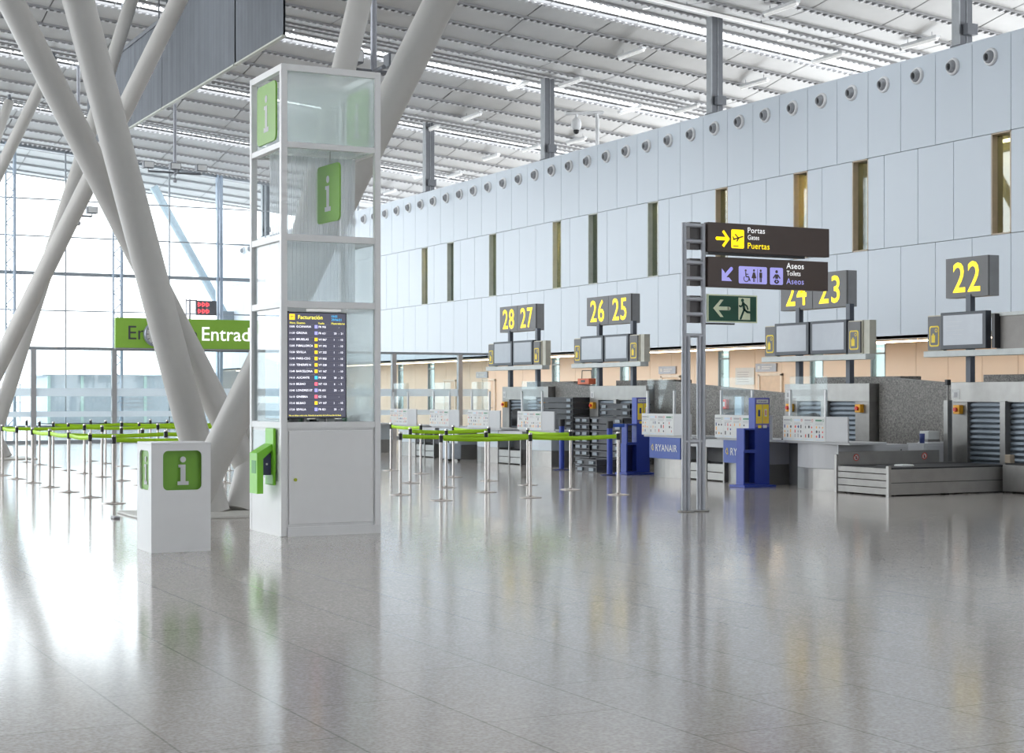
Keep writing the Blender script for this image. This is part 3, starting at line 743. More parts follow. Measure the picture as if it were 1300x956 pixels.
def flight_board():
    r = thing('flight_board', 'dark portrait check-in flight board with rows of destinations inside the kiosk', 'screen', (KX0, KY0, 0))
    x0, x1, z0, z1 = .085, .775, 1.28, 2.44
    MB().box(x0, x1, .06, .12, z0, z1, .006).build('casing', BLACK, r)
    m = MB().use(BOARD); fr = FY((x0 + .012, .06, z0 + .012)); W, H = x1 - x0 - .024, z1 - z0 - .024
    m.rect(fr, 0, 0, W, H, .001)
    m.use(TXT_O).rect(fr, .015, H - .075, .062, .062, .002); m.use(BOARD); plane_icon(m, fr, .046, H - .044, .05, .003)
    m.use(TXT_Y).text(fr, 'Facturación', .115, H - .065, .042, bold=.005, off=.002)
    m.use(TXT_B).text(fr, '10:05', .50, H - .042, .024, off=.002).text(fr, '29/06/21', .50, H - .078, .024, off=.002)
    for t, x in (('Hora', .02), ('Destino', .10), ('Vuelo', .345), ('Mostradores', .50)): m.use(TXT_Y).text(fr, t, x, H - .118, .021, off=.002)
    rows = [('10:05', 'G.CANARIA', 'v', 'FR 906', '-'), ('11:30', 'GIRONA', 'v', 'FR 621', '20 - 21'), ('11:35', 'BRUSELAS', 'o', 'VY 867', '1 - 10'), ('12:05', 'P.MALLORCA', 'o', 'VY 392', '1 - 10'),
            ('12:20', 'SEVILLA', 'o', 'VY 222', '1 - 10'), ('12:40', 'PARIS-CDG', 'o', 'VY 833', '1 - 10'), ('13:20', 'TENERIFE N', 'o', 'VY 328', '1 - 10'), ('13:40', 'BARCELONA', 'o', 'VY 167', '1 - 10'),
            ('14:10', 'ALICANTE', 'b', 'FR 508', '20 - 21'), ('15:10', 'BILBAO', 'r', 'NT 103', '6 - 5'), ('15:40', 'LONDRES-ST', 'v', 'FR 601', '20 - 20'), ('16:10', 'GINEBRA', 'r', 'EZ 135', '-'),
            ('17:10', 'BILBAO', 'o', 'VY 107', '1 - 10'), ('17:20', 'SEVILLA', 'v', 'FR 821', '20 - 21')]
    for k, (t, d, c, f, g) in enumerate(rows):
        y = H - .158 - k * .0695
        m.use(TXT_W).text(fr, t, .018, y, .020, bold=.004, off=.002).text(fr, d, .095, y, .022, bold=.005, off=.002)
        m.use({'v': TXT_V, 'o': TXT_O, 'b': TXT_B, 'r': TXT_R}[c]).rect(fr, .305, y - .007, .034, .036, .002)
        m.use(TXT_W).text(fr, f, .352, y, .021, bold=.005, off=.002)
        if g == '-': m.text(fr, g, .585, y, .02, off=.002)
        else:
            a, b = g.split(' - '); m.text(fr, a, .53, y, .021, bold=.005, off=.002).text(fr, '-', .585, y, .02, off=.002).text(fr, b, .61, y, .021, bold=.005, off=.002)
        if k in (2, 3, 5, 6, 7): m.use(PRINTG).text(fr, 'Compartido      IB 5316', .21, y - .032, .014, off=.002)
        m.use(PRINTG).rect(fr, .01, y + .034, W - .02, .0015, .002)
    m.use(TXT_Y).text(fr, 'No se dirija a otra cola. Atienda al servicio de información de línea', .012, .012, .0165, off=.002, sx=.92)
    m.build('display', None, r)
    MB().cyl((.3, .10, 1.24), (.3, .10, 1.29), .02).cyl((.55, .10, 1.24), (.55, .10, 1.29), .02).build('foot', STEELD, r)
def plane_icon(m, fr, cx, cy, s, off):
    m.stroke(fr, [(cx - .38 * s, cy - .02 * s), (cx + .42 * s, cy + .22 * s)], .10 * s, off)
    m.stroke(fr, [(cx + .02 * s, cy + .12 * s), (cx - .22 * s, cy + .34 * s)], .09 * s, off)
    m.stroke(fr, [(cx + .05 * s, cy + .08 * s), (cx - .08 * s, cy - .12 * s)], .10 * s, off)
    m.stroke(fr, [(cx - .33 * s, cy + .02 * s), (cx - .42 * s, cy + .16 * s)], .08 * s, off)
flight_board()
# blue poster screen on the kiosk's long side
r = thing('poster_screen', 'pale blue seascape poster screen inside the kiosk beside the flight board', 'screen', (KX0, KY0, 0))
MB().box(.06, .13, .12, .72, 1.26, 2.45, .006).build('casing', BLACK, r)
m = bpy.data.materials.new('seascape_print'); m.use_nodes = True
nt = m.node_tree; bs = nt.nodes['Principled BSDF']; tc = nt.nodes.new('ShaderNodeTexCoord'); sp = nt.nodes.new('ShaderNodeSeparateXYZ'); nz = nt.nodes.new('ShaderNodeTexNoise'); nz.inputs['Scale'].default_value = 4
ad = nt.nodes.new('ShaderNodeMath'); ad.operation = 'MULTIPLY_ADD'; ad.inputs[1].default_value = 0.28
nt.links.new(tc.outputs['Object'], nz.inputs['Vector']); nt.links.new(tc.outputs['Generated'], sp.inputs[0]); nt.links.new(nz.outputs['Fac'], ad.inputs[0]); nt.links.new(sp.outputs['Z'], ad.inputs[2])
rp = nt.nodes.new('ShaderNodeValToRGB'); nt.links.new(ad.outputs[0], rp.inputs['Fac'])
E4 = rp.color_ramp.elements; E4[0].position = .12; E4[0].color = (.18, .27, .32, 1); E4[1].position = 1.1; E4[1].color = (.20, .31, .48, 1)
for ps, c in ((.45, (.16, .25, .34, 1)), (.66, (.14, .25, .37, 1)), (.72, (.42, .47, .52, 1)), (.9, (.38, .46, .56, 1))):
    e = E4.new(ps); e.color = c
nt.links.new(rp.outputs['Color'], bs.inputs['Base Color']); nt.links.new(rp.outputs['Color'], bs.inputs['Emission Color']); bs.inputs['Emission Strength'].default_value = .12; bs.inputs['Roughness'].default_value = .2
MB().box(.054, .059, .135, .705, 1.28, 2.43).build('display', m, r)
# clutter on the kiosk shelf
for k in range(9):
    x = .12 + k * .105; h = .03 + .02 * ((k * 7) % 3)
    tag(MB().use([PAPER, PRINTG, PRINTGR, BLACK, PAPER][k % 5]).box(KX0 + x, KX0 + x + .07 + .01 * (k % 2), KY0 + .30, KY0 + .42, 1.236, 1.236 + h, .004).build('leaflet_bundle'),
        'leaflet bundle on the shelf below the flight board, %s from the left' % ordn(k), 'leaflets', 'leaflet bundles on the kiosk shelf')
# hand gel dispenser
r = thing('gel_dispenser', 'bright green hand gel dispenser fixed to the side of the kiosk', 'dispenser', (KX0, KY0 + .30, 0))
MB().box(-.03, .002, -.12, .16, .55, 1.17, .01).build('back_plate', DISPG, r)
prof = [(-.03, 1.00), (-.20, .90), (-.20, .46), (-.13, .46), (-.13, .84), (-.03, .93)]
fr = Fr((0, .18, 0), (1, 0, 0), (0, 0, 1)); m = MB().slab(prof, fr, 0.0, .26); m.build('hood', DISPG, r)
MB().box(-.13, -.03, -.05, .14, .66, .90, .008).build('pump_unit', mat('dispenser_indigo', (0.06, 0.06, 0.13), 0.4), r)
m = MB().use(mat('dispenser_deep_green', (0.03, 0.30, 0.01), 0.4)).box(-.203, -.19, -.04, .10, .68, .82); m.build('sensor_window', None, r)
m = MB().use(PAPER).cyl((-.08, -.055, .78), (-.08, -.045, .78), .012, n=10); m.build('lock', None, r)

# white info box
def info_box():
    X, Y, W, D, H = 4.02, 15.51, .59, .55, 1.07
    r = thing('information_box', 'low white box with green i squares standing left of the kiosk', 'box', (X, Y, 0))
    x0, z0, w = .115, .605, .385
    # shell built round the recessed squares
    fr = FY((0, 0, 0)); t = .02
    m = MB().box(t, W, t, D, 0, .02).box(t, W, D - t, D, 0, H).box(W - t, W, t, D - t, 0, H - t).box(0, W, 0, D, H - t, H, .004)
    m.box(0, W, 0, t, 0, z0).box(0, W, 0, t, z0 + w, H - t).box(0, x0, 0, t, z0, z0 + w).box(x0 + w, W, 0, t, z0, z0 + w)
    y0 = .10
    m.box(0, t, t, D, 0, z0).box(0, t, t, D, z0 + w, H - t).box(0, t, t, y0, z0, z0 + w).box(0, t, y0 + .35, D, z0, z0 + w)
    # rounded corner fillets of the openings
    rr = .05
    for cx, cz, sx, sz in ((x0, z0, 1, 1), (x0 + w, z0, -1, 1), (x0, z0 + w, 1, -1), (x0 + w, z0 + w, -1, -1)):
        pts = [(cx, cz)] + [(cx + sx * rr * (1 - math.sin(a)), cz + sz * rr * (1 - math.cos(a))) for a in [PI / 2 * i / 6 for i in range(7)]]
        if sx * sz < 0: pts = pts[::-1]
        m.slab(pts, fr, -t, 0)
    f2 = FX((0, 0, 0))
    for cy, cz, sy, sz in ((-y0, z0, -1, 1), (-y0 - .35, z0, 1, 1), (-y0, z0 + w, -1, -1), (-y0 - .35, z0 + w, 1, -1)):
        pts = [(cy, cz)] + [(cy + sy * rr * (1 - math.sin(a)), cz + sz * rr * (1 - math.cos(a))) for a in [PI / 2 * i / 6 for i in range(7)]]
        if sy * sz < 0: pts = pts[::-1]
        m.slab(pts, f2, -t, 0)
    m.build('shell', WHITE, r)
    m = MB().use(GREEN).box(x0 - .02, x0 + w + .02, .05, .06, z0 - .02, z0 + w + .02); m.use(PAPER)
    fi = FY((x0 + w / 2 + .01, .048, z0 + w / 2 - .005)); 
    h = w * .72
    pts_fr = fi
    letter_i(m, fi, 0, 0, h, .03); m.build('information_square', None, r)
    m = MB().use(GREEN).box(.021, .030, y0 - .02, y0 + .37, z0 - .02, z0 + w + .02); m.use(PAPER)
    letter_i(m, FX((.020, y0 + .175, z0 + w / 2 - .005)), 0, 0, h, .006); m.build('information_square', None, r)
info_box()
r = tag(MB().use(PRINTG).box(4.72, 4.80, 20.0, 20.2, 0, .03, .01).build('floor_marker'), 'small dark marker lying on the floor behind the white information box', 'marker')

# ------------------------------------------------------------------ queue posts with green belts
def belt_mesh(dx, dy):
    L = math.hypot(dx, dy); n = 14; m = MB(); vs = []
    ux, uy = dx / L, dy / L
    for k in range(n + 1):
        t = .035 + (L - .07) * k / n; s = -.02 * math.sin(PI * k / n)
        for off in (-.003, .003):
            for z in (.868, .932): vs.append((ux * t - uy * off, uy * t + ux * off, z + s))
    fs = []
    for k in range(n):
        a = 4 * k; b = a + 4
        fs += [(a, b, b + 1, a + 1), (a + 3, b + 3, b + 2, a + 2), (a + 1, b + 1, b + 3, a + 3), (a, a + 2, b + 2, b)]
    return m._add(vs, fs, True)
def queue():
    XS = [5.4, 6.95, 8.4, 9.8, 11.27, 12.8]
    proto = {}
    rows = 12
    for k in range(rows):
        y = 21.4 + 1.5 * k; seen = 0
        for c, x in enumerate(XS):
            if k == 0 and c == 0: continue
            # posts that stand wholly behind the kiosk or outside the picture are left out
            u = (x * math.cos(PHI) - y * math.sin(PHI)) / (x * math.sin(PHI) + y * math.cos(PHI)) * F + 650
            if u < -4 or 322 < u < 480: continue
            lab = 'steel queue post, %s from the left, %s row from the front' % (ORD[seen], ORD[k]); seen += 1
            cur = thing('queue_post', lab, 'queue post', (x, y, 0), 0, 'steel queue posts')
            if 'base' not in proto:
                MB().lathe([(.001, 0), (.17, 0), (.17, .008), (.05, .02), (.03, .03)], (0, 0, 0), n=28).build('base', CHROME, cur)
                MB().cyl((0, 0, .02), (0, 0, .90), .0235, n=18).build('pole', CHROME, cur)
                MB().use(BLACK).cyl((0, 0, .845), (0, 0, .945), .029, n=18).use(CHROME).cyl((0, 0, .945), (0, 0, .97), .029, .026, n=18).build('head', None, cur)
                proto['base'] = [o for o in COL.objects if o.parent is cur]
            else:
                for ch in proto['base']:
                    q = ch.copy(); COL.objects.link(q); q.parent = cur
            belts = []
            if c < 5 and (k in (1, 3, 7, 9) or (k == 0 and c >= 2) or (k == 5 and c >= 3)): belts.append((XS[c + 1] - x, 0))
            if c == 0 and k in (2, 3, 4, 6): belts.append((0, 1.5))
            if c == 5 and k in (1, 3, 5) : belts.append((0, 1.5))
            for b in belts:
                key = (round(b[0], 2), b[1])
                if key not in proto:
                    proto[key] = belt_mesh(*b).build('belt', BELTG, cur)
                else:
                    q = proto[key].copy(); COL.objects.link(q); q.parent = cur
queue()
for x, y, lab in ((16.0, 29.0, 'blue queue post with a black head beside the counter 25 desk'), (15.78, 26.70, 'blue queue post with a black head and blue belt beside the bag sizer')):
    r = thing('blue_queue_post', lab, 'queue post', (x, y, 0), 0, 'blue queue posts')
    MB().lathe([(.001, 0), (.18, 0), (.18, .01), (.05, .025), (.04, .03)], (0, 0, 0), n=24).build('base', BLUED, r)
    MB().cyl((0, 0, .02), (0, 0, .92), .055, n=16).build('pole', BLUE, r)
    MB().cyl((0, 0, .90), (0, 0, 1.04), .065, n=16).build('head', BLACK, r)
    if y < 28: MB().box(.066, .33, -.004, .004, .92, .985).build('belt', mat('blue_belt', (0.04, 0.12, 0.55), 0.5), r)

# ------------------------------------------------------------------ wayfinding sign
def wayfinding():
    bx, by = 11.70, 17.85
    r = thing('wayfinding_post', 'grey twin tube wayfinding post carrying the brown and green signs', 'sign post', (bx, by, 0))
    for x in (-.02, .28): MB().cyl((x, 0, 0), (x, 0, 3.80), .034, n=18).build('upright', TUBEG, r)
    for x, d in ((.045, 0), (.215, 0)): MB().cyl((x, 0, 0), (x, 0, 2.32), .032, n=16).build('stay', TUBEG, r)
    for x in (.01, .245): MB().lathe([(.001, 0), (.11, 0), (.11, .015), (.07, .02)], (x, 0, 0), n=24).build('foot', STEEL, r)
    for z in (3.77, 3.56, 3.28, 3.07, 2.80, 2.60, 2.32, .92): MB().cyl((-.02, 0, z), (.28, 0, z), .028, n=12).build('rung', TUBEG, r)
    for z in (3.64, 3.16, 2.67):
        MB().box(.10, .27, .04, .12, z - .18, z + .18).build('sign_box', mat('sign_box_grey', (0.14, 0.13, 0.13), 0.6), r)
    # signs (separate pieces, bolted on)
    x0 = bx + .318
    s = thing('gates_sign', 'upper brown overhead sign pointing to the gates with a yellow plane', 'sign', (x0, by - .06, 3.43))
    W, H = 2.0, .39
    MB().box(0, W, 0, .10, 0, H, .004).build('case', BROWN, s)
    m = MB(); fr = FY((0, 0, 0)); m.use(YELLOW)
    m.stroke(fr, [(.14, .18), (.28, .18)], .045); m.poly([(.22, .27), (.25, .295), (.345, .18), (.25, .065), (.22, .09), (.295, .18)], fr, .005)
    m.slab(rrect(.37, .06, .205, .25, .02), fr, .001, .004); m.use(BROWN); plane_icon(m, fr, .475, .18, .19, .006); m.rect(fr, .395, .085, .09, .012, .006)
    m.use(TEXTW).text(fr, 'Portas', .635, .275, .072, bold=.006, sp=1.06).text(fr, 'Gates', .635, .185, .062, bold=.002, sx=.9); m.use(YELLOW).text(fr, 'Puertas', .635, .065, .078, bold=.006, sp=1.06)
    m.build('lettering', None, s)
    MB().box(.02, W - .4, .02, .08, -.035, 0).build('bottom_rail', BLACK, s)
    s = thing('toilets_sign', 'lower brown overhead sign pointing to the toilets with lilac pictograms', 'sign', (x0, by - .06, 2.965))
    MB().box(0, 1.98, 0, .10, 0, .40, .004).build('case', BROWN, s)
    m = MB(); m.use(LILAC)
    m.stroke(fr, [(.37, .25), (.24, .12)], .05); m.poly([(.215, .25), (.215, .085), (.38, .085), (.33, .135), (.265, .135), (.265, .20)], fr, .005)
    m.slab(rrect(.49, .06, .46, .23, .02), fr, .001, .003); m.slab(rrect(1.0, .06, .215, .23, .02), fr, .001, .003)
    m.use(BROWN)
    # wheelchair
    m.disc(fr, .60, .235, .016, .006); m.stroke(fr, [(.60, .21), (.605, .155), (.65, .15), (.67, .10)], .017, .006); m.ring(fr, .61, .125, .034, .046, .006, 20, PI * .75, PI * 2.05); m.stroke(fr, [(.60, .185), (.64, .185)], .012, .006)
    # woman, bar, man
    m.disc(fr, .735, .24, .017, .006); m.poly([(.72, .215), (.75, .215), (.775, .135), (.695, .135)], fr, .006); m.rect(fr, .72, .085, .012, .055, .006); m.rect(fr, .738, .085, .012, .055, .006)
    m.rect(fr, .79, .08, .008, .18, .006)
    m.disc(fr, .845, .24, .017, .006); m.rect(fr, .822, .145, .046, .07, .006); m.rect(fr, .828, .085, .015, .07, .006); m.rect(fr, .848, .085, .015, .07, .006)
    # baby
    m.disc(fr, 1.107, .235, .022, .006); m.poly([(1.08, .20), (1.135, .20), (1.13, .14), (1.085, .14)], fr, .006); m.stroke(fr, [(1.085, .19), (1.055, .15)], .018, .006); m.stroke(fr, [(1.13, .19), (1.16, .15)], .018, .006)
    m.stroke(fr, [(1.095, .12), (1.075, .10), (1.10, .082)], .02, .006); m.stroke(fr, [(1.12, .12), (1.14, .10), (1.115, .082)], .02, .006)
    m.use(TEXTW).text(fr, 'Aseos', 1.27, .285, .078, bold=.006, sp=1.06).text(fr, 'Toilets', 1.275, .19, .066, bold=.002, sx=.88); m.use(LILAC).text(fr, 'Aseos', 1.27, .075, .078, bold=.006, sp=1.06)
    m.build('lettering', None, s)
    s = thing('exit_sign', 'green emergency exit sign with a running figure and arrow below the brown signs', 'sign', (x0, by - .05, 2.50))
    m = MB().use(EXITL).box(0, .80, 0, .03, 0, .37); m.use(EXITG).slab(rrect(.018, .018, .764, .334, .002), fr, .0, .002); m.build('plate', None, s)
    m = MB().use(EXITL); m.stroke(fr, [(.12, .185), (.34, .185)], .05, .005); m.poly([(.085, .185), (.20, .30), (.25, .30), (.15, .185), (.25, .07), (.20, .07)], fr, .006)
    m.rect(fr, .49, .04, .19, .295, .004); m.use(EXITG)
    m.disc(fr, .555, .30, .024, .007); m.stroke(fr, [(.565, .262), (.585, .175)], .042, .007)
    m.stroke(fr, [(.57, .255), (.53, .215), (.505, .225)], .022, .007); m.stroke(fr, [(.575, .258), (.625, .225), (.64, .185)], .022, .007)
    m.stroke(fr, [(.58, .18), (.63, .145), (.69, .14)], .03, .007); m.stroke(fr, [(.58, .175), (.555, .12), (.525, .055)], .03, .007)
    m.build('pictogram', None, s)
    MB().box(0, .42, -.02, .06, -.03, -.01).build('bracket', BLACK, s)
wayfinding()

# ------------------------------------------------------------------ check-in desks
def posters(m, fr, w, h, seed):
    """Rows of small hazard-goods icons and captions printed on a notice sheet."""
    rnd = random.Random(seed)
    m.use(PAPER).rect(fr, 0, 0, w, h, .002)
    n = 4; cw = w / n
    for c in range(n):
        x = c * cw + .02
        m.use([PRINTG, PAPERB, PRINTG, PRINTGR][c % 4]); m.rect(fr, x, h - .075, cw * .6, .03, .004)
        m.use(PRINTR) if c in (1, 2) else m.use(PRINTGR)
        m.ring(fr, x + cw * .72, h - .06, .014, .022, .004, 14)
        m.use(PRINTG)
        for k in range(3): m.rect(fr, x, h - .10 - .016 * k, cw * rnd.uniform(.5, .8), .006, .004)
        for i in range(3):
            for j in range(3):
                if rnd.random() < .25: continue
                m.use(rnd.choice([PRINTD, PRINTD, PRINTR, PRINTO, PRINTG, NAVY, PRINTO]))
                px, py = x + .012 + i * cw * .28, h - .19 - j * .075
                s = rnd.uniform(.030, .048)
                if rnd.random() < .5: m.disc(fr, px + s / 2, py + s / 2, s / 2, .004, 10)
                else: m.rect(fr, px, py, s * .7, s * 1.3, .004)
        m.use(PAPERB); m.rect(fr, x, .02, cw * .8, .012, .004)
        m.use(PRINTG); m.rect(fr, x + cw * .9, .02, .002, h - .05, .004)

def desk(name, Yb, fascia, label, seed, Xf=16.3):
    r = thing('check_in_desk', label, 'desk', (Xf, Yb, 0), 0, 'check-in desks')
    body = {'blue': COUNTER, 'white': COUNTER, 'pale': COUNTERB}[fascia]
    # curved-front pedestal
    n = 8; hw = .54
    pts = [(.62, -hw), (.62, hw)] + [(.10 - .10 * math.sin(PI * k / n), hw - 2 * hw * k / n) for k in range(n + 1)]
    fr = Fr((0, 0, 0), (1, 0, 0), (0, 1, 0))
    MB().use(STEEL).slab(pts[::1], fr, 0.0, .345).build('plinth', None, r)
    m = MB().use(body).slab(pts, fr, .35, .745)
    m.build('pedestal', None, r)
    m = MB().use(COUNTER).box(-.02, .72, {'23': -1.27, '27': -1.42}.get(name, -.95), .72, .745, .785, .006); m.build('worktop', None, r)
    # dark cupboard panels under the staff side
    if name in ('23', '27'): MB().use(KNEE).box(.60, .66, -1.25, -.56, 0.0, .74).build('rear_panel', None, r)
    m = MB().use(COUNTER).box(-.06, -.03, -.95, .72, .785, 1.19, .004); m.build('front_panel', None, r)
    m = MB(); posters(m, FX((-.062, .72, .785)), 1.12, .40, seed); m.build('notice_sheets', None, r)
    MB().box(-.02, -.008, -.38, .60, 1.19, 1.84).build('glass_screen', DESKG, r)
    for y in (-.36, .57): MB().box(-.035, .005, y, y + .035, .785, 1.62).build('screen_post', WHITEM, r)
    if name == '22': MB().use(COUNTER).box(.0, .95, -.64, -.61, .60, .745).build('side_return', None, r)
    if fascia == 'blue':
        # fascia lettering on the flat blue board set on the front
        m = MB().use(BLUEP).box(-.012, .02, -.53, .53, .35, .745); f3 = FX((-.012, .53, .35))
        m.use(PAPER).text(f3, 'RYANAIR', .22, .135, .125, bold=.012, sx=.92, off=.004, sp=1.08)
        m.use(YELLOWP)
        gx, gy = .125, .20
        m.ring(f3, gx, gy, .038, .05, .004, 14, PI * .4, PI * 1.7); m.stroke(f3, [(gx - .01, gy + .06), (gx + .015, gy), (gx, gy - .06)], .014, .004)
        m.build('fascia_board', None, r)
    return r
DESKS = [
    ('22', 21.10, 'white', 'white curved check-in desk with notices beside the steel conveyor of counter 22', 3),
    ('23', 23.10, 'blue', 'blue lettered check-in desk behind the taller bag sizer stand, counter 23', 5),
    ('24', 25.55, 'blue', 'blue lettered check-in desk beyond the wayfinding post, counter 24', 8),
    ('25', 30.72, 'pale', 'pale check-in desk beside the dark tray stacks, counter 25', 12),
    ('26', 33.25, 'pale', 'pale check-in desk with blank panel right of the kneehole, counter 26', 14),
    ('27', 35.40, 'pale', 'pale check-in desk left of the dark kneehole, counter 27', 17),
    ('28', 37.90, 'pale', 'pale check-in desk second from the far end, counter 28', 19),
    ('29', 40.60, 'pale', 'pale check-in desk at the far end beside the glass partition', 23)]
for d in DESKS: desk(*d)

def conveyor_wide():
    r = thing('baggage_conveyor', 'long stainless baggage conveyor on the floor at counter 22', 'conveyor', (16.2, 19.75, 0))
    w, L = .62, 2.42
    m = MB().use(STEEL).box(0, L, -w, -w + .05, .02, .20).box(0, L, -w - .012, -w + .04, .205, .405, .004); m.box(0, L, w - .05, w, .02, .44)
    m.use(RUBBER).box(.02, L, -w - .004, -w + .03, .196, .207)
    m.build('side_frame', None, r)
    m = MB().use(STEELD)
    for z0, z1 in ((.02, .12), (.13, .23), (.24, .33), (.34, .42)): m.box(-.012, .03, -w + .02, w - .02, z0, z1, .004)
    m.build('end_panel', None, r)
    MB().use(RUBBER).box(.03, L + .10, -w + .02, w - .05, .38, .43).build('belt', None, r)
    g = MB().use(STEEL).box(.0, L - .35, w - .04, w, .44, .64, .004).build('guard', None, r)
    for x in (.35, 1.75):
        f = FY((x, w - .042, .545)); m = MB().use(PAPER); m.disc(f, 0, 0, .055, .002, 24); m.use(RED); m.ring(f, 0, 0, .042, .056, .004, 24); m.stroke(f, [(-.035, .035), (.035, -.035)], .010, .005); m.use(PRINTD); m.rect(f, -.012, -.03, .024, .05, .003)
        m.build('warning_sign', None, g)
    MB().use(STEEL).box(-.03, .02, -w - .03, -w + .03, 0, .46).build('end_post', None, r)
    MB().use(STEEL).box(-.03, .02, w - .03, w + .03, 0, .60).build('end_post', None, r)
    MB().use(PAPER).box(.55, .78, -.30, -.08, .42, .46, .02).build('parcel_tag', None, r)
    m = MB().use(RUBBER)
    for x in (.1, 1.2, 2.3): m.box(x, x + .08, -w + .1, -w + .2, 0, .03).box(x, x + .08, w - .2, w - .1, 0, .03)
    m.build('foot', None, r)
conveyor_wide()
def conveyor_short(Yc, label, w=.58):
    r = thing('weighing_conveyor', label, 'conveyor', (16.35, Yc, 0), 0, 'weighing conveyors')
    m = MB().use(STEEL).box(0.0, .03, -w, w, .02, .155, .004).box(0.0, .03, -w, w, .165, .31, .004); m.build('front_panel', None, r)
    m = MB().use(STEELD).box(.03, 2.2, -w, -w + .05, .02, .34).box(.03, 2.2, w - .05, w, .02, .34); m.build('side_frame', None, r)
    MB().use(RUBBER).box(.05, 2.3, -w + .05, w - .05, .28, .32).build('belt', None, r)
    MB().use(COUNTER).box(.02, .40, -w, w, .60, .735, .004).build('cover', None, r)
    MB().use(KNEE).box(.42, .46, -w, w, .32, .60).build('opening_shade_sheet', None, r)  # dark sheet standing in for the shade inside the conveyor opening
    for y in (-w, -.02, w - .04): MB().use(STEEL).box(-.015, .02, y, y + .04, 0, .60).build('front_post', None, r)
conveyor_short(24.25, 'steel fronted weighing conveyor between the two blue lettered desks')
conveyor_short(32.05, 'steel fronted weighing conveyor between the desks of counters 25 and 26')
conveyor_short(36.68, 'steel fronted weighing conveyor between the desks of counters 27 and 28')

def slats(m, x, y0, y1, z0, z1, pitch=.088):
    n = int((z1 - z0) / pitch)
    for k in range(n):
        a = z0 + k * pitch
        m._add([(x + .02, y0, a), (x + .02, y1, a), (x, y1, a + pitch * .35), (x, y0, a + pitch * .35), (x + .01, y1, a + pitch * .8), (x + .01, y0, a + pitch * .8), (x + .05, y1, a + pitch * .82), (x + .05, y0, a + pitch * .82)], [(0, 1, 2, 3), (3, 2, 4, 5), (5, 4, 6, 7)])
    m._add([(x + .055, y0, z0), (x + .055, y1, z0), (x + .055, y1, z1), (x + .055, y0, z1)], [(0, 1, 2, 3)])
SHUT = mat('shutter_slat', (0.20, 0.235, 0.275), 0.4, 0.4)
def housing(Ys, num, label):
    r = thing('shutter_housing', label, 'housing', (18.9, Ys, 0), 0, 'steel shutter housings')
    hw, H = 1.25, 1.75
    m = MB().use(STEEL).box(0, .70, -hw, hw, 1.42, H, .004)
    m.build('header', None, r)
    for s in (-1, 1):
        a, b = sorted((s * hw, s * .86)); MB().use(STEELD).box(0, .70, a, b, 0, 1.42, .004).build('jamb', None, r)
        a, b = sorted((s * .86, s * .05))
        m = MB().use(SHUT); slats(m, .05, a, b, .36, 1.42); m.build('shutter', None, r)
    MB().use(STEEL).box(-.06, .10, -.06, .06, 0, 1.44, .004).build('centre_post', None, r)
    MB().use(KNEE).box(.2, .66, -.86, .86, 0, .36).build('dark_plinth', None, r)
    for s in (-1, 1):
        y = s * 1.03
        q = MB().use(ORANGE).box(-.09, 0, y - .075, y + .075, 1.22, 1.37, .01).build('emergency_switch', None, r)
        MB().use(RED).cyl((-.13, y, 1.295), (-.09, y, 1.295), .035, n=14).build('button', None, q)
    m = MB().use(PAPER); f = FX((0, hw - .05, 1.45)); m.rect(f, .0, .02, .16, .16, .004); m.use(PRINTG).rect(f, .03, .05, .08, .08, .006); m.build('label_plate', None, r)
for y, n, lab in ((19.5, '22', 'steel roller shutter housing behind the long conveyor of counter 22'), (24.1, '24', 'steel roller shutter housing under the screens of counters 24 and 23'),
                  (31.65, '26', 'steel roller shutter housing under the screens of counters 26 and 25'), (36.2, '28', 'steel roller shutter housing under the screens of counters 28 and 27')):
    housing(y, n, lab)

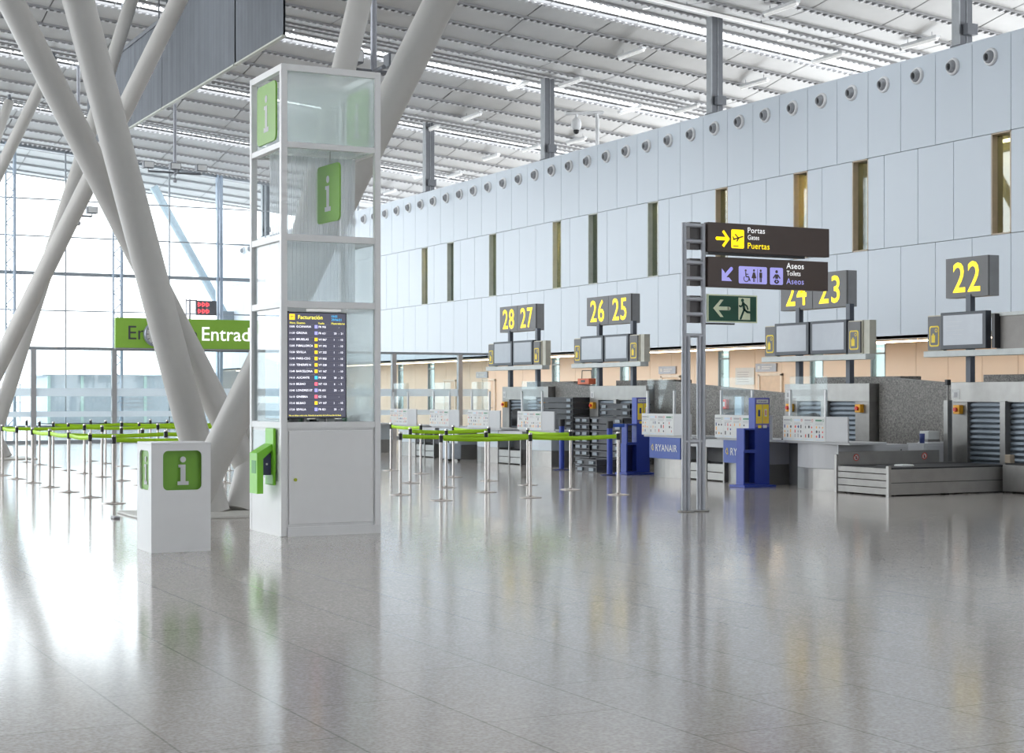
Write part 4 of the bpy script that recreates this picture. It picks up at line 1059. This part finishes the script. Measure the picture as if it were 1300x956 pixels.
def luggage_icon(m, fr, w, h):
    m.use(YELLOWP).slab(rrect(w * .14, h * .10, w * .72, h * .62, .04), fr, .001, .004)
    m.use(NUMG).slab(rrect(w * .21, h * .145, w * .58, h * .53, .03), fr, .004, .006)
    m.use(YELLOWP).rect(fr, w * .30, h * .22, w * .28, h * .22, .008); m.rect(fr, w * .38, h * .44, w * .12, h * .05, .008); m.ring(fr, w * .66, h * .58, .02, .032, .008, 14)
def display(Ys, nums, label, wide=True):
    r = thing('counter_display', label, 'display', (18.62, Ys, 0), 0, 'counter displays')
    yl, yr = 1.55, -1.55
    poles = (.80, -.70)
    for p in poles:
        MB().use(DARKP).box(.24, .34, p - .055, p + .055, 1.75, 3.2).build('pole', None, r)
    MB().use(mat('shelf_pale', (0.60, 0.63, 0.62), 0.4)).box(-.05, .16, yr, yl, 2.17, 2.27, .006).build('shelf', None, r)
    one = nums[0] == '22'
    if one:
        sb = mat('shelf_back', (0.33, 0.31, 0.29), 0.5)
        MB().use(sb).box(.12, .16, yr - .5, .02, 2.27, 2.80).build('back_panel', None, r)
        MB().use(mat('shelf_pale', (0.60, 0.63, 0.62), 0.4)).box(.10, .40, yr - .5, yl, 2.80, 2.86, .006).build('top_rail', None, r)
        MB().use(BLACK).box(.0, .12, -.06, .01, 2.29, 2.84).build('spacer', None, r)
    # two flat screens
    for y0, y1 in (((1.17, .12),) if one else ((1.17, .12), (.07, -.98))):
        q = MB().use(mat('screen_bezel', (0.045, 0.055, 0.07), 0.4)).box(-.02, .10, y1, y0, 2.29, 2.90, .008).build('screen', None, r)
        m = MB().use(SCREENOFF).box(-.024, -.015, y1 + .07, y0 - .07, 2.36, 2.85); m.use(PRINTG); f = FX((-.024, y0 - .07, 2.36))
        if nums[0] == '22':
            for k in range(5): m.rect(f, .08, .1 + .07 * k, .3 + .05 * (k % 3), .004, .002)
        m.build('glass', None, q)
    # side rule panels with luggage pictograms, angled end boxes
    for y0, y1, s in (((1.50, 1.18, 1),) if one else ((1.50, 1.18, 1), (-1.00, -1.34, -1))):
        m = MB().use(mat('panel_frame_beige', (0.60, 0.57, 0.46), 0.5)).box(.03, .10, y1 - .03, y0 + .03, 2.27, 2.87); m.use(NUMG).box(.0, .03, y1, y0, 2.29, 2.85)
        luggage_icon(m, FX((.0, y0, 2.29)), y0 - y1, .56); m.build('rule_panel', None, r)
    if not one: MB().use(mat('end_box_beige', (0.56, 0.55, 0.47), 0.5)).box(.05, .20, -1.54, -1.38, 2.27, 2.87, .004).build('end_box', None, r)
    # number boxes
    for i, n in enumerate(nums):
        if n is None: continue
        y0 = 1.35 - i * 1.0; y1 = y0 - .985
        m = MB().use(NUMG).box(.26, .30, y1, y0, 3.16, 3.82); m.use(NUMS).box(.30, .50, y1, y0, 3.16, 3.82)
        m.use(YELLOW).text(FX((.26, (y0 + y1) / 2, 3.16)), n, 0, .09, .48, 'c', bold=.012, sx=.90, off=.004, sp=1.10); m.build('number_box', None, r)
    return r
for y, n, lab in ((19.5, ('22',), 'grey number box and screen on posts over counter 22'), (24.1, ('24', '23'), 'grey number boxes and two screens over counters 24 and 23'),
                  (31.65, ('26', '25'), 'grey number boxes and two screens over counters 26 and 25'), (36.2, ('28', '27'), 'grey number boxes and two screens over counters 28 and 27')):
    display(y, n, lab)

# granite barriers between and behind the housings
def barrier(pts, label, x0=19.08, x1=19.36):
    fr = Fr((x0, 0, 0), (0, 1, 0), (0, 0, 1))
    m = MB().slab(pts, fr, 0.0, x1 - x0)
    tag(m.build('granite_barrier', GRANITE), label, 'barrier', 'speckled granite barriers')
barrier([(20.8, 0), (22.8, 0), (22.8, 1.86), (20.8, 1.72)], 'speckled grey granite barrier between the shutter housings of counters 22 and 24')
barrier([(25.4, 0), (30.35, 0), (30.35, 1.86), (25.4, 1.55)], 'long speckled grey granite barrier behind the blue lettered desks')
barrier([(32.95, 0), (34.9, 0), (34.9, 1.86), (32.95, 1.73)], 'speckled grey granite barrier behind the tallest tray stack')
barrier([(17.0, 0), (20.75, 0), (20.75, 1.88), (17.0, 1.88)], 'flat topped granite barrier behind the shutter housing of counter 22', 19.62, 20.1)
barrier([(22.85, 0), (25.35, 0), (25.35, 1.88), (22.85, 1.88)], 'flat topped granite barrier behind the shutter housing of counters 24 and 23', 19.62, 20.1)
barrier([(30.4, 0), (32.9, 0), (32.9, 1.88), (30.4, 1.88)], 'flat topped granite barrier behind the shutter housing of counters 26 and 25', 19.62, 20.1)
barrier([(34.95, 0), (37.45, 0), (37.45, 1.88), (34.95, 1.88)], 'flat topped granite barrier behind the shutter housing of counters 28 and 27', 19.62, 20.1)

# ------------------------------------------------------------------ luggage trays
def make_tray(L, W, label, loc, rz):
    r = thing('luggage_tray', label, 'tray', loc, rz, 'luggage trays')
    h = .135
    m = MB()
    m.box(-W / 2, W / 2, -L / 2, L / 2, 0, .02).box(-W / 2, -W / 2 + .025, -L / 2, L / 2, .02, h - .03).box(W / 2 - .025, W / 2, -L / 2, L / 2, .02, h - .03)
    m.box(-W / 2, W / 2, -L / 2, -L / 2 + .025, .02, h - .03).box(-W / 2, W / 2, L / 2 - .025, L / 2, .02, h - .03)
    m.box(-W / 2 - .02, -W / 2 + .02, -L / 2 - .02, L / 2 + .02, h - .045, h - .015).box(W / 2 - .02, W / 2 + .02, -L / 2 - .02, L / 2 + .02, h - .045, h - .015)
    m.box(-W / 2, W / 2, -L / 2 - .02, -L / 2 + .02, h - .045, h - .015).box(-W / 2, W / 2, L / 2 - .02, L / 2 + .02, h - .045, h - .015)
    m.build('tub', TRAY, r)
    for sy in (-1, 1):
        for sx in (-1, 1):
            y = sy * (L / 2 - .17); x = sx * (W / 2 + .012)
            a, b = sorted((x, x + sx * .022))
            MB().box(a, b, y - .09, y + .09, .025, h - .05).build('bracket', TRAYL, r)
    return r
TP = {}
def tray_stack(n, x, y, L, W, rz, where):
    for k in range(n):
        lab = '%s, %s from top' % (where, ORD[n - 1 - k])
        if (L, W) not in TP: TP[(L, W)] = make_tray(L, W, lab, (x, y, k * .1365), rz)
        else: dup(TP[(L, W)], lab, (x, y, k * .1365), rz)
tray_stack(11, 18.76, 33.9, 1.80, .50, 0, 'grey luggage tray in the tallest stack by the granite barrier')
tray_stack(8, 17.0, 29.38, .62, .60, 0, 'grey luggage tray in the narrow stack by the blue post')
tray_stack(8, 17.0, 28.36, 1.25, .60, 0, 'grey luggage tray in the long stack by the bag sizer')
tray_stack(10, 18.45, 30.55, 1.25, .50, 0, 'grey luggage tray in the stack before the counter 25 shutter')
tray_stack(2, 16.3, 28.1, .80, .45, 0, 'grey luggage tray lying before the long tray stack')

# ------------------------------------------------------------------ bag sizer stands
def sizer(x, y, label, label_seed):
    r = thing('bag_sizer', label, 'bag sizer', (x, y, 0), 0, 'blue bag sizer stands')
    MB().use(BLUE).box(-.30, .34, -.22, .22, 0, .04, .006).build('base', None, r)
    m = MB().use(BLUE).box(.0, .30, -.09, .09, .04, 1.49, .006); m.build('column', None, r)
    f = FY((.0, -.09, .0)); m = MB().use(mat('poster_violet', (0.16, 0.13, 0.42), 0.4)).rect(f, .01, 1.0, .28, .48, .002)
    m.use(PAPER).rect(f, .03, 1.40, .24, .06, .003); m.use(YELLOWP).rect(f, .02, 1.06, .125, .32, .003); m.rect(f, .155, 1.06, .125, .32, .003)
    m.use(NAVY).rect(f, .06, 1.18, .045, .11, .005); m.use(PAPER).rect(f, .19, 1.18, .05, .12, .005); m.use(PRINTR).rect(f, .205, 1.20, .02, .08, .006)
    m.use(PRINTO)
    for k in range(3):
        m.rect(f, .04, 1.08 + .03 * k, .08, .012, .005); m.rect(f, .175, 1.08 + .03 * k, .08, .012, .005)
    m.use(NAVY).text(f, 'RYANAIR', .15, 1.415, .028, 'c', bold=.008, off=.006)
    m.use(YELLOWP).rect(f, .06, .985, .07, .05, .004); m.use(PAPER).rect(f, .16, .985, .08, .05, .004)
    m.build('poster', None, r)
    def bin_(z0, z1, w, back=True):
        b = MB().use(BLUE).box(-w, 0, -.10, .09, z0, z0 + .025).box(-w, 0, -.10, .09, z1 - .025, z1).box(-w, -w + .025, -.10, .09, z0 + .025, z1 - .025)
        if back:
            b.box(-w, 0, .09, .11, z0, z1).use(BLUED).box(-w + .025, -.001, .075, .089, z0 + .025, z1 - .025).box(-w + .025, -w + .03, -.09, .075, z0 + .025, z1 - .025).box(-w + .03, -.001, -.09, .075, z0 + .025, z0 + .03)  # darker blue lining puts the shade inside the bin into its colour
        b.build('sizing_bin', None, r)
    bin_(.04, .60, .24); bin_(.60, .98, .23, label_seed == 1)
sizer(15.86, 22.18, 'dark blue bag sizer stand in front of the counter 23 desk', 1)
sizer(16.36, 26.75, 'dark blue bag sizer stand beside the blue queue post and tray stacks', 2)

# ------------------------------------------------------------------ small things behind and on the counters
def chair(x, y, label, rz=0):
    r = thing('office_chair', label, 'chair', (x, y, 0), rz, 'staff chairs')
    m = MB()
    for k in range(5):
        a = 2 * PI * k / 5; m.cyl((0, 0, .09), (.28 * math.cos(a), .28 * math.sin(a), .06), .025, .018, n=8).ball((.28 * math.cos(a), .28 * math.sin(a), .032), .03, 8)
    m.build('base', BLACK, r)
    MB().cyl((0, 0, .08), (0, 0, .58), .028, n=12).build('column', STEELD, r)
    MB().box(-.23, .23, -.24, .24, .58, .66, .03).build('seat', RUBBER, r)
    m = MB(); n = 10
    vs = []
    for k in range(n + 1):
        t = -1 + 2 * k / n
        for z in (.80, 1.22):
            zz = z - (.06 * t * t if z > 1 else 0)
            vs += [(.22 + .05 * (1 - t * t), .22 * t, zz), (.27 + .05 * (1 - t * t), .22 * t, zz)]
    fs = []
    for k in range(n):
        a, b = 4 * k, 4 * k + 4
        fs += [(a, a + 2, b + 2, b), (a + 1, b + 1, b + 3, a + 3), (a + 2, a + 3, b + 3, b + 2), (a, b, b + 1, a + 1)]
    fs += [(0, 1, 3, 2), (4 * n, 4 * n + 2, 4 * n + 3, 4 * n + 1)]
    m._add(vs, fs, True); m.build('backrest', RUBBER, r)
    MB().tube([(0.1, 0, .6), (.27, 0, .62), (.27, 0, .85)], .02, 8).build('back_bracket', STEELD, r)
chair(17.45, 22.95, 'black office chair behind the blue lettered counter 23 desk')
chair(17.45, 25.4, 'black office chair behind the glass of the counter 24 desk')
chair(17.4, 34.2, 'black office chair in the kneehole between counters 26 and 27')
# low white cabinets in the staff gap behind the long conveyor
for x, y, w, d, h, lab in ((17.3, 20.9, .55, .6, .73, 'low white cabinet behind the conveyor guard, left one'), (18.1, 20.72, .6, .42, .74, 'low white cabinet behind the conveyor guard, beside the slim steel post')):
    r = thing('low_cabinet', lab, 'cabinet', (x, y, 0), 0, 'low white cabinets')
    MB().use(COUNTER).box(0, w, -d / 2, d / 2, .05, h, .005).build('body', None, r); MB().use(KNEE).box(.03, w - .03, -d / 2 + .03, d / 2 - .03, 0, .05).build('plinth', None, r)
    MB().use(COUNTER).box(.02, w - .02, -d / 2 - .015, -d / 2, .08, h - .03, .003).build('door', None, r); MB().use(BLACK).cyl((w * .7, -d / 2 - .02, h - .09), (w * .7, -d / 2 - .014, h - .09), .012, n=8).build('lock', None, r)
r = thing('desk_printer', 'small white printer on a wire tray upon the low white cabinet', 'printer', (18.40, 20.7, .741))
MB().use(PAPER).box(-.12, .12, -.10, .12, .06, .20, .01).build('body', None, r); MB().use(WHITEM).box(-.15, .30, -.12, .12, .0, .02).build('tray', None, r)
MB().use(STEELD).cyl((-.13, -.1, .02), (-.13, -.1, .06)).cyl((.11, -.1, .02), (.11, -.1, .06), .01).build('leg', None, r) if False else MB().use(STEELD).box(-.13, .13, -.1, .1, .02, .06).build('stand', None, r)
r = thing('pen_cup', 'dark navy pen cup on the low white cabinet', 'cup', (18.16, 20.62, .741))
MB().lathe([(.001, 0), (.04, 0), (.045, .16), (.038, .16), (.035, .01), (.001, .01)], (0, 0, 0), n=18).build('cup', NAVY, r)
r = thing('steel_bollard', 'slim vertical steel post with a sensor beside the shutter of counter 22', 'post', (18.55, 20.44, 0))
MB().use(STEEL).box(-.05, .05, -.05, .05, 0, 1.45, .004).build('post', None, r); MB().use(STEELD).cyl((0, 0, 1.45), (0, 0, 1.78), .018, n=8).build('rod', None, r); MB().use(BLACK).box(-.04, .04, -.03, .03, 1.70, 1.79, .005).build('sensor', None, r)
# keyboard and sheets on the counter 22 worktop
r = thing('keyboard', 'dark keyboard on the worktop between the counter 22 and 23 desks', 'keyboard', (16.45, 21.93, .787))
MB().use(BLACK).box(-.06, .10, -.07, .15, 0, .02, .004).build('keys', None, r)
r = thing('cable_bundle', 'pale cable hanging loosely over the counter 22 worktop', 'cable', (16.70, 21.90, .79))
MB().use(PAPER).tube([(0, 0, 0), (.02, .03, .1), (.01, .06, .22), (.04, .08, .33)], .008, 6).build('cable', None, r)
# leaflet holder on desk 23 and red alarm box
r = thing('leaflet_holder', 'tall clear leaflet holder standing on the counter 23 desk', 'leaflet holder', (16.47, 23.40, .788))
MB().use(DESKG).box(-.05, -.045, -.11, .11, 0, .75).build('front', None, r); MB().use(PAPERB).box(-.03, .02, -.105, .105, .0, .72).build('leaflets', None, r); MB().use(WHITEM).box(-.07, .07, -.12, .12, 0, .012).build('base', None, r)
r = thing('wall_mounted_alarm', 'red alarm box on the long granite barrier', 'alarm', (19.08, 27.55, 1.35))
MB().use(RED).box(-.09, 0, -.09, .09, -.1, .1, .015).build('case', None, r); MB().use(PAPER).box(-.095, -.088, -.05, .05, -.05, .05).build('mount_plate', None, r)
r = thing('orange_crate', 'orange red box with a wire handle on top of the granite barrier', 'box', (19.22, 33.6, 1.765))
MB().use(ORANGER).box(-.10, .10, -.27, .27, 0.03, .17, .01).build('box', None, r); MB().use(BLACK).tube([(0, -.24, .17), (0, -.22, .36), (0, .22, .36), (0, .24, .17)], .010, 6).build('handle', None, r)
m = MB().use(BLACK); fr = FX((-.10, .27, .03)); m.rect(fr, .17, .05, .2, .05, .004); m.build('marking', None, r)
# grey bag in the kneehole
r = thing('trolley_bag', 'small silver grey case in the kneehole between counters 27 and 26', 'case', (15.9, 34.2, 0))
MB().use(mat('case_silver', (0.42, 0.46, 0.52), 0.4, 0.2)).box(-.16, .16, -.27, .27, .05, .42, .03).build('shell', None, r)
for y in (-.2, .2): MB().use(BLACK).cyl((-.12, y - .02, .035), (-.12, y + .02, .035), .035, n=12).cyl((.12, y - .02, .035), (.12, y + .02, .035), .035, n=12).build('wheel', None, r)
MB().use(BLACK).tube([(0, -.1, .42), (0, -.1, .48), (0, .1, .48), (0, .1, .42)], .012, 6).build('handle', None, r)
m = MB().use(BLACK).box(-.165, -.16, -.14, -.10, .07, .40).box(-.165, -.16, .10, .14, .07, .40); m.build('strap', None, r)
r = thing('black_post', 'black floor stand by the far counter near the glass partition', 'stand', (15.6, 39.0, 0))
MB().lathe([(.001, 0), (.2, 0), (.2, .015), (.04, .03)], (0, 0, 0), n=20).build('base', BLACK, r); MB().cyl((0, 0, .02), (0, 0, .95), .03, n=12).build('pole', BLACK, r); MB().box(-.03, .03, -.14, .14, .80, 1.05, .01).build('head', BLACK, r)
# neighbouring conveyor end at the picture edge
r = thing('conveyor_end', 'low steel conveyor end beside the centre post of the counter 22 housing', 'conveyor', (18.42, 18.64, 0))
MB().use(STEELD).box(0, .40, -.42, .42, .03, .44, .006).build('frame', None, r); MB().use(RUBBER).box(.02, .38, -.38, .38, .44, .465).build('belt', None, r)
MB().use(mat('buffer_brown', (0.35, 0.29, 0.22), 0.5)).box(.04, .14, .30, .42, .465, .60, .01).build('buffer', None, r)

# near wall behind the camera
m = MB().use(WALLP).box(-16, 26, -25.3, -25, 0, 16); struct(m.build('wall_near'))
m = MB().use(WALLP).box(-16.3, -16, -25, 24, 0, 16); struct(m.build('shade_wall_left'))  # unseen side wall, added and lengthened to darken the near end of the hall

# ------------------------------------------------------------------ light
w = bpy.data.worlds.new('sky'); scn.world = w; w.use_nodes = True
bg = w.node_tree.nodes['Background']; bg.inputs['Color'].default_value = (0.93, 0.97, 1.0, 1); bg.inputs['Strength'].default_value = 2.2

vs = scn.view_settings; vs.view_transform = 'Standard'; vs.look = 'None'; vs.gamma = 1.0; vs.use_curve_mapping = False; vs.exposure = 1.0
try:
    scn.cycles.use_denoising = True; scn.cycles.max_bounces = 8; scn.cycles.transparent_max_bounces = 16; scn.cycles.diffuse_bounces = 5; scn.cycles.glossy_bounces = 4
    scn.cycles.sample_clamp_indirect = 8
except Exception: pass
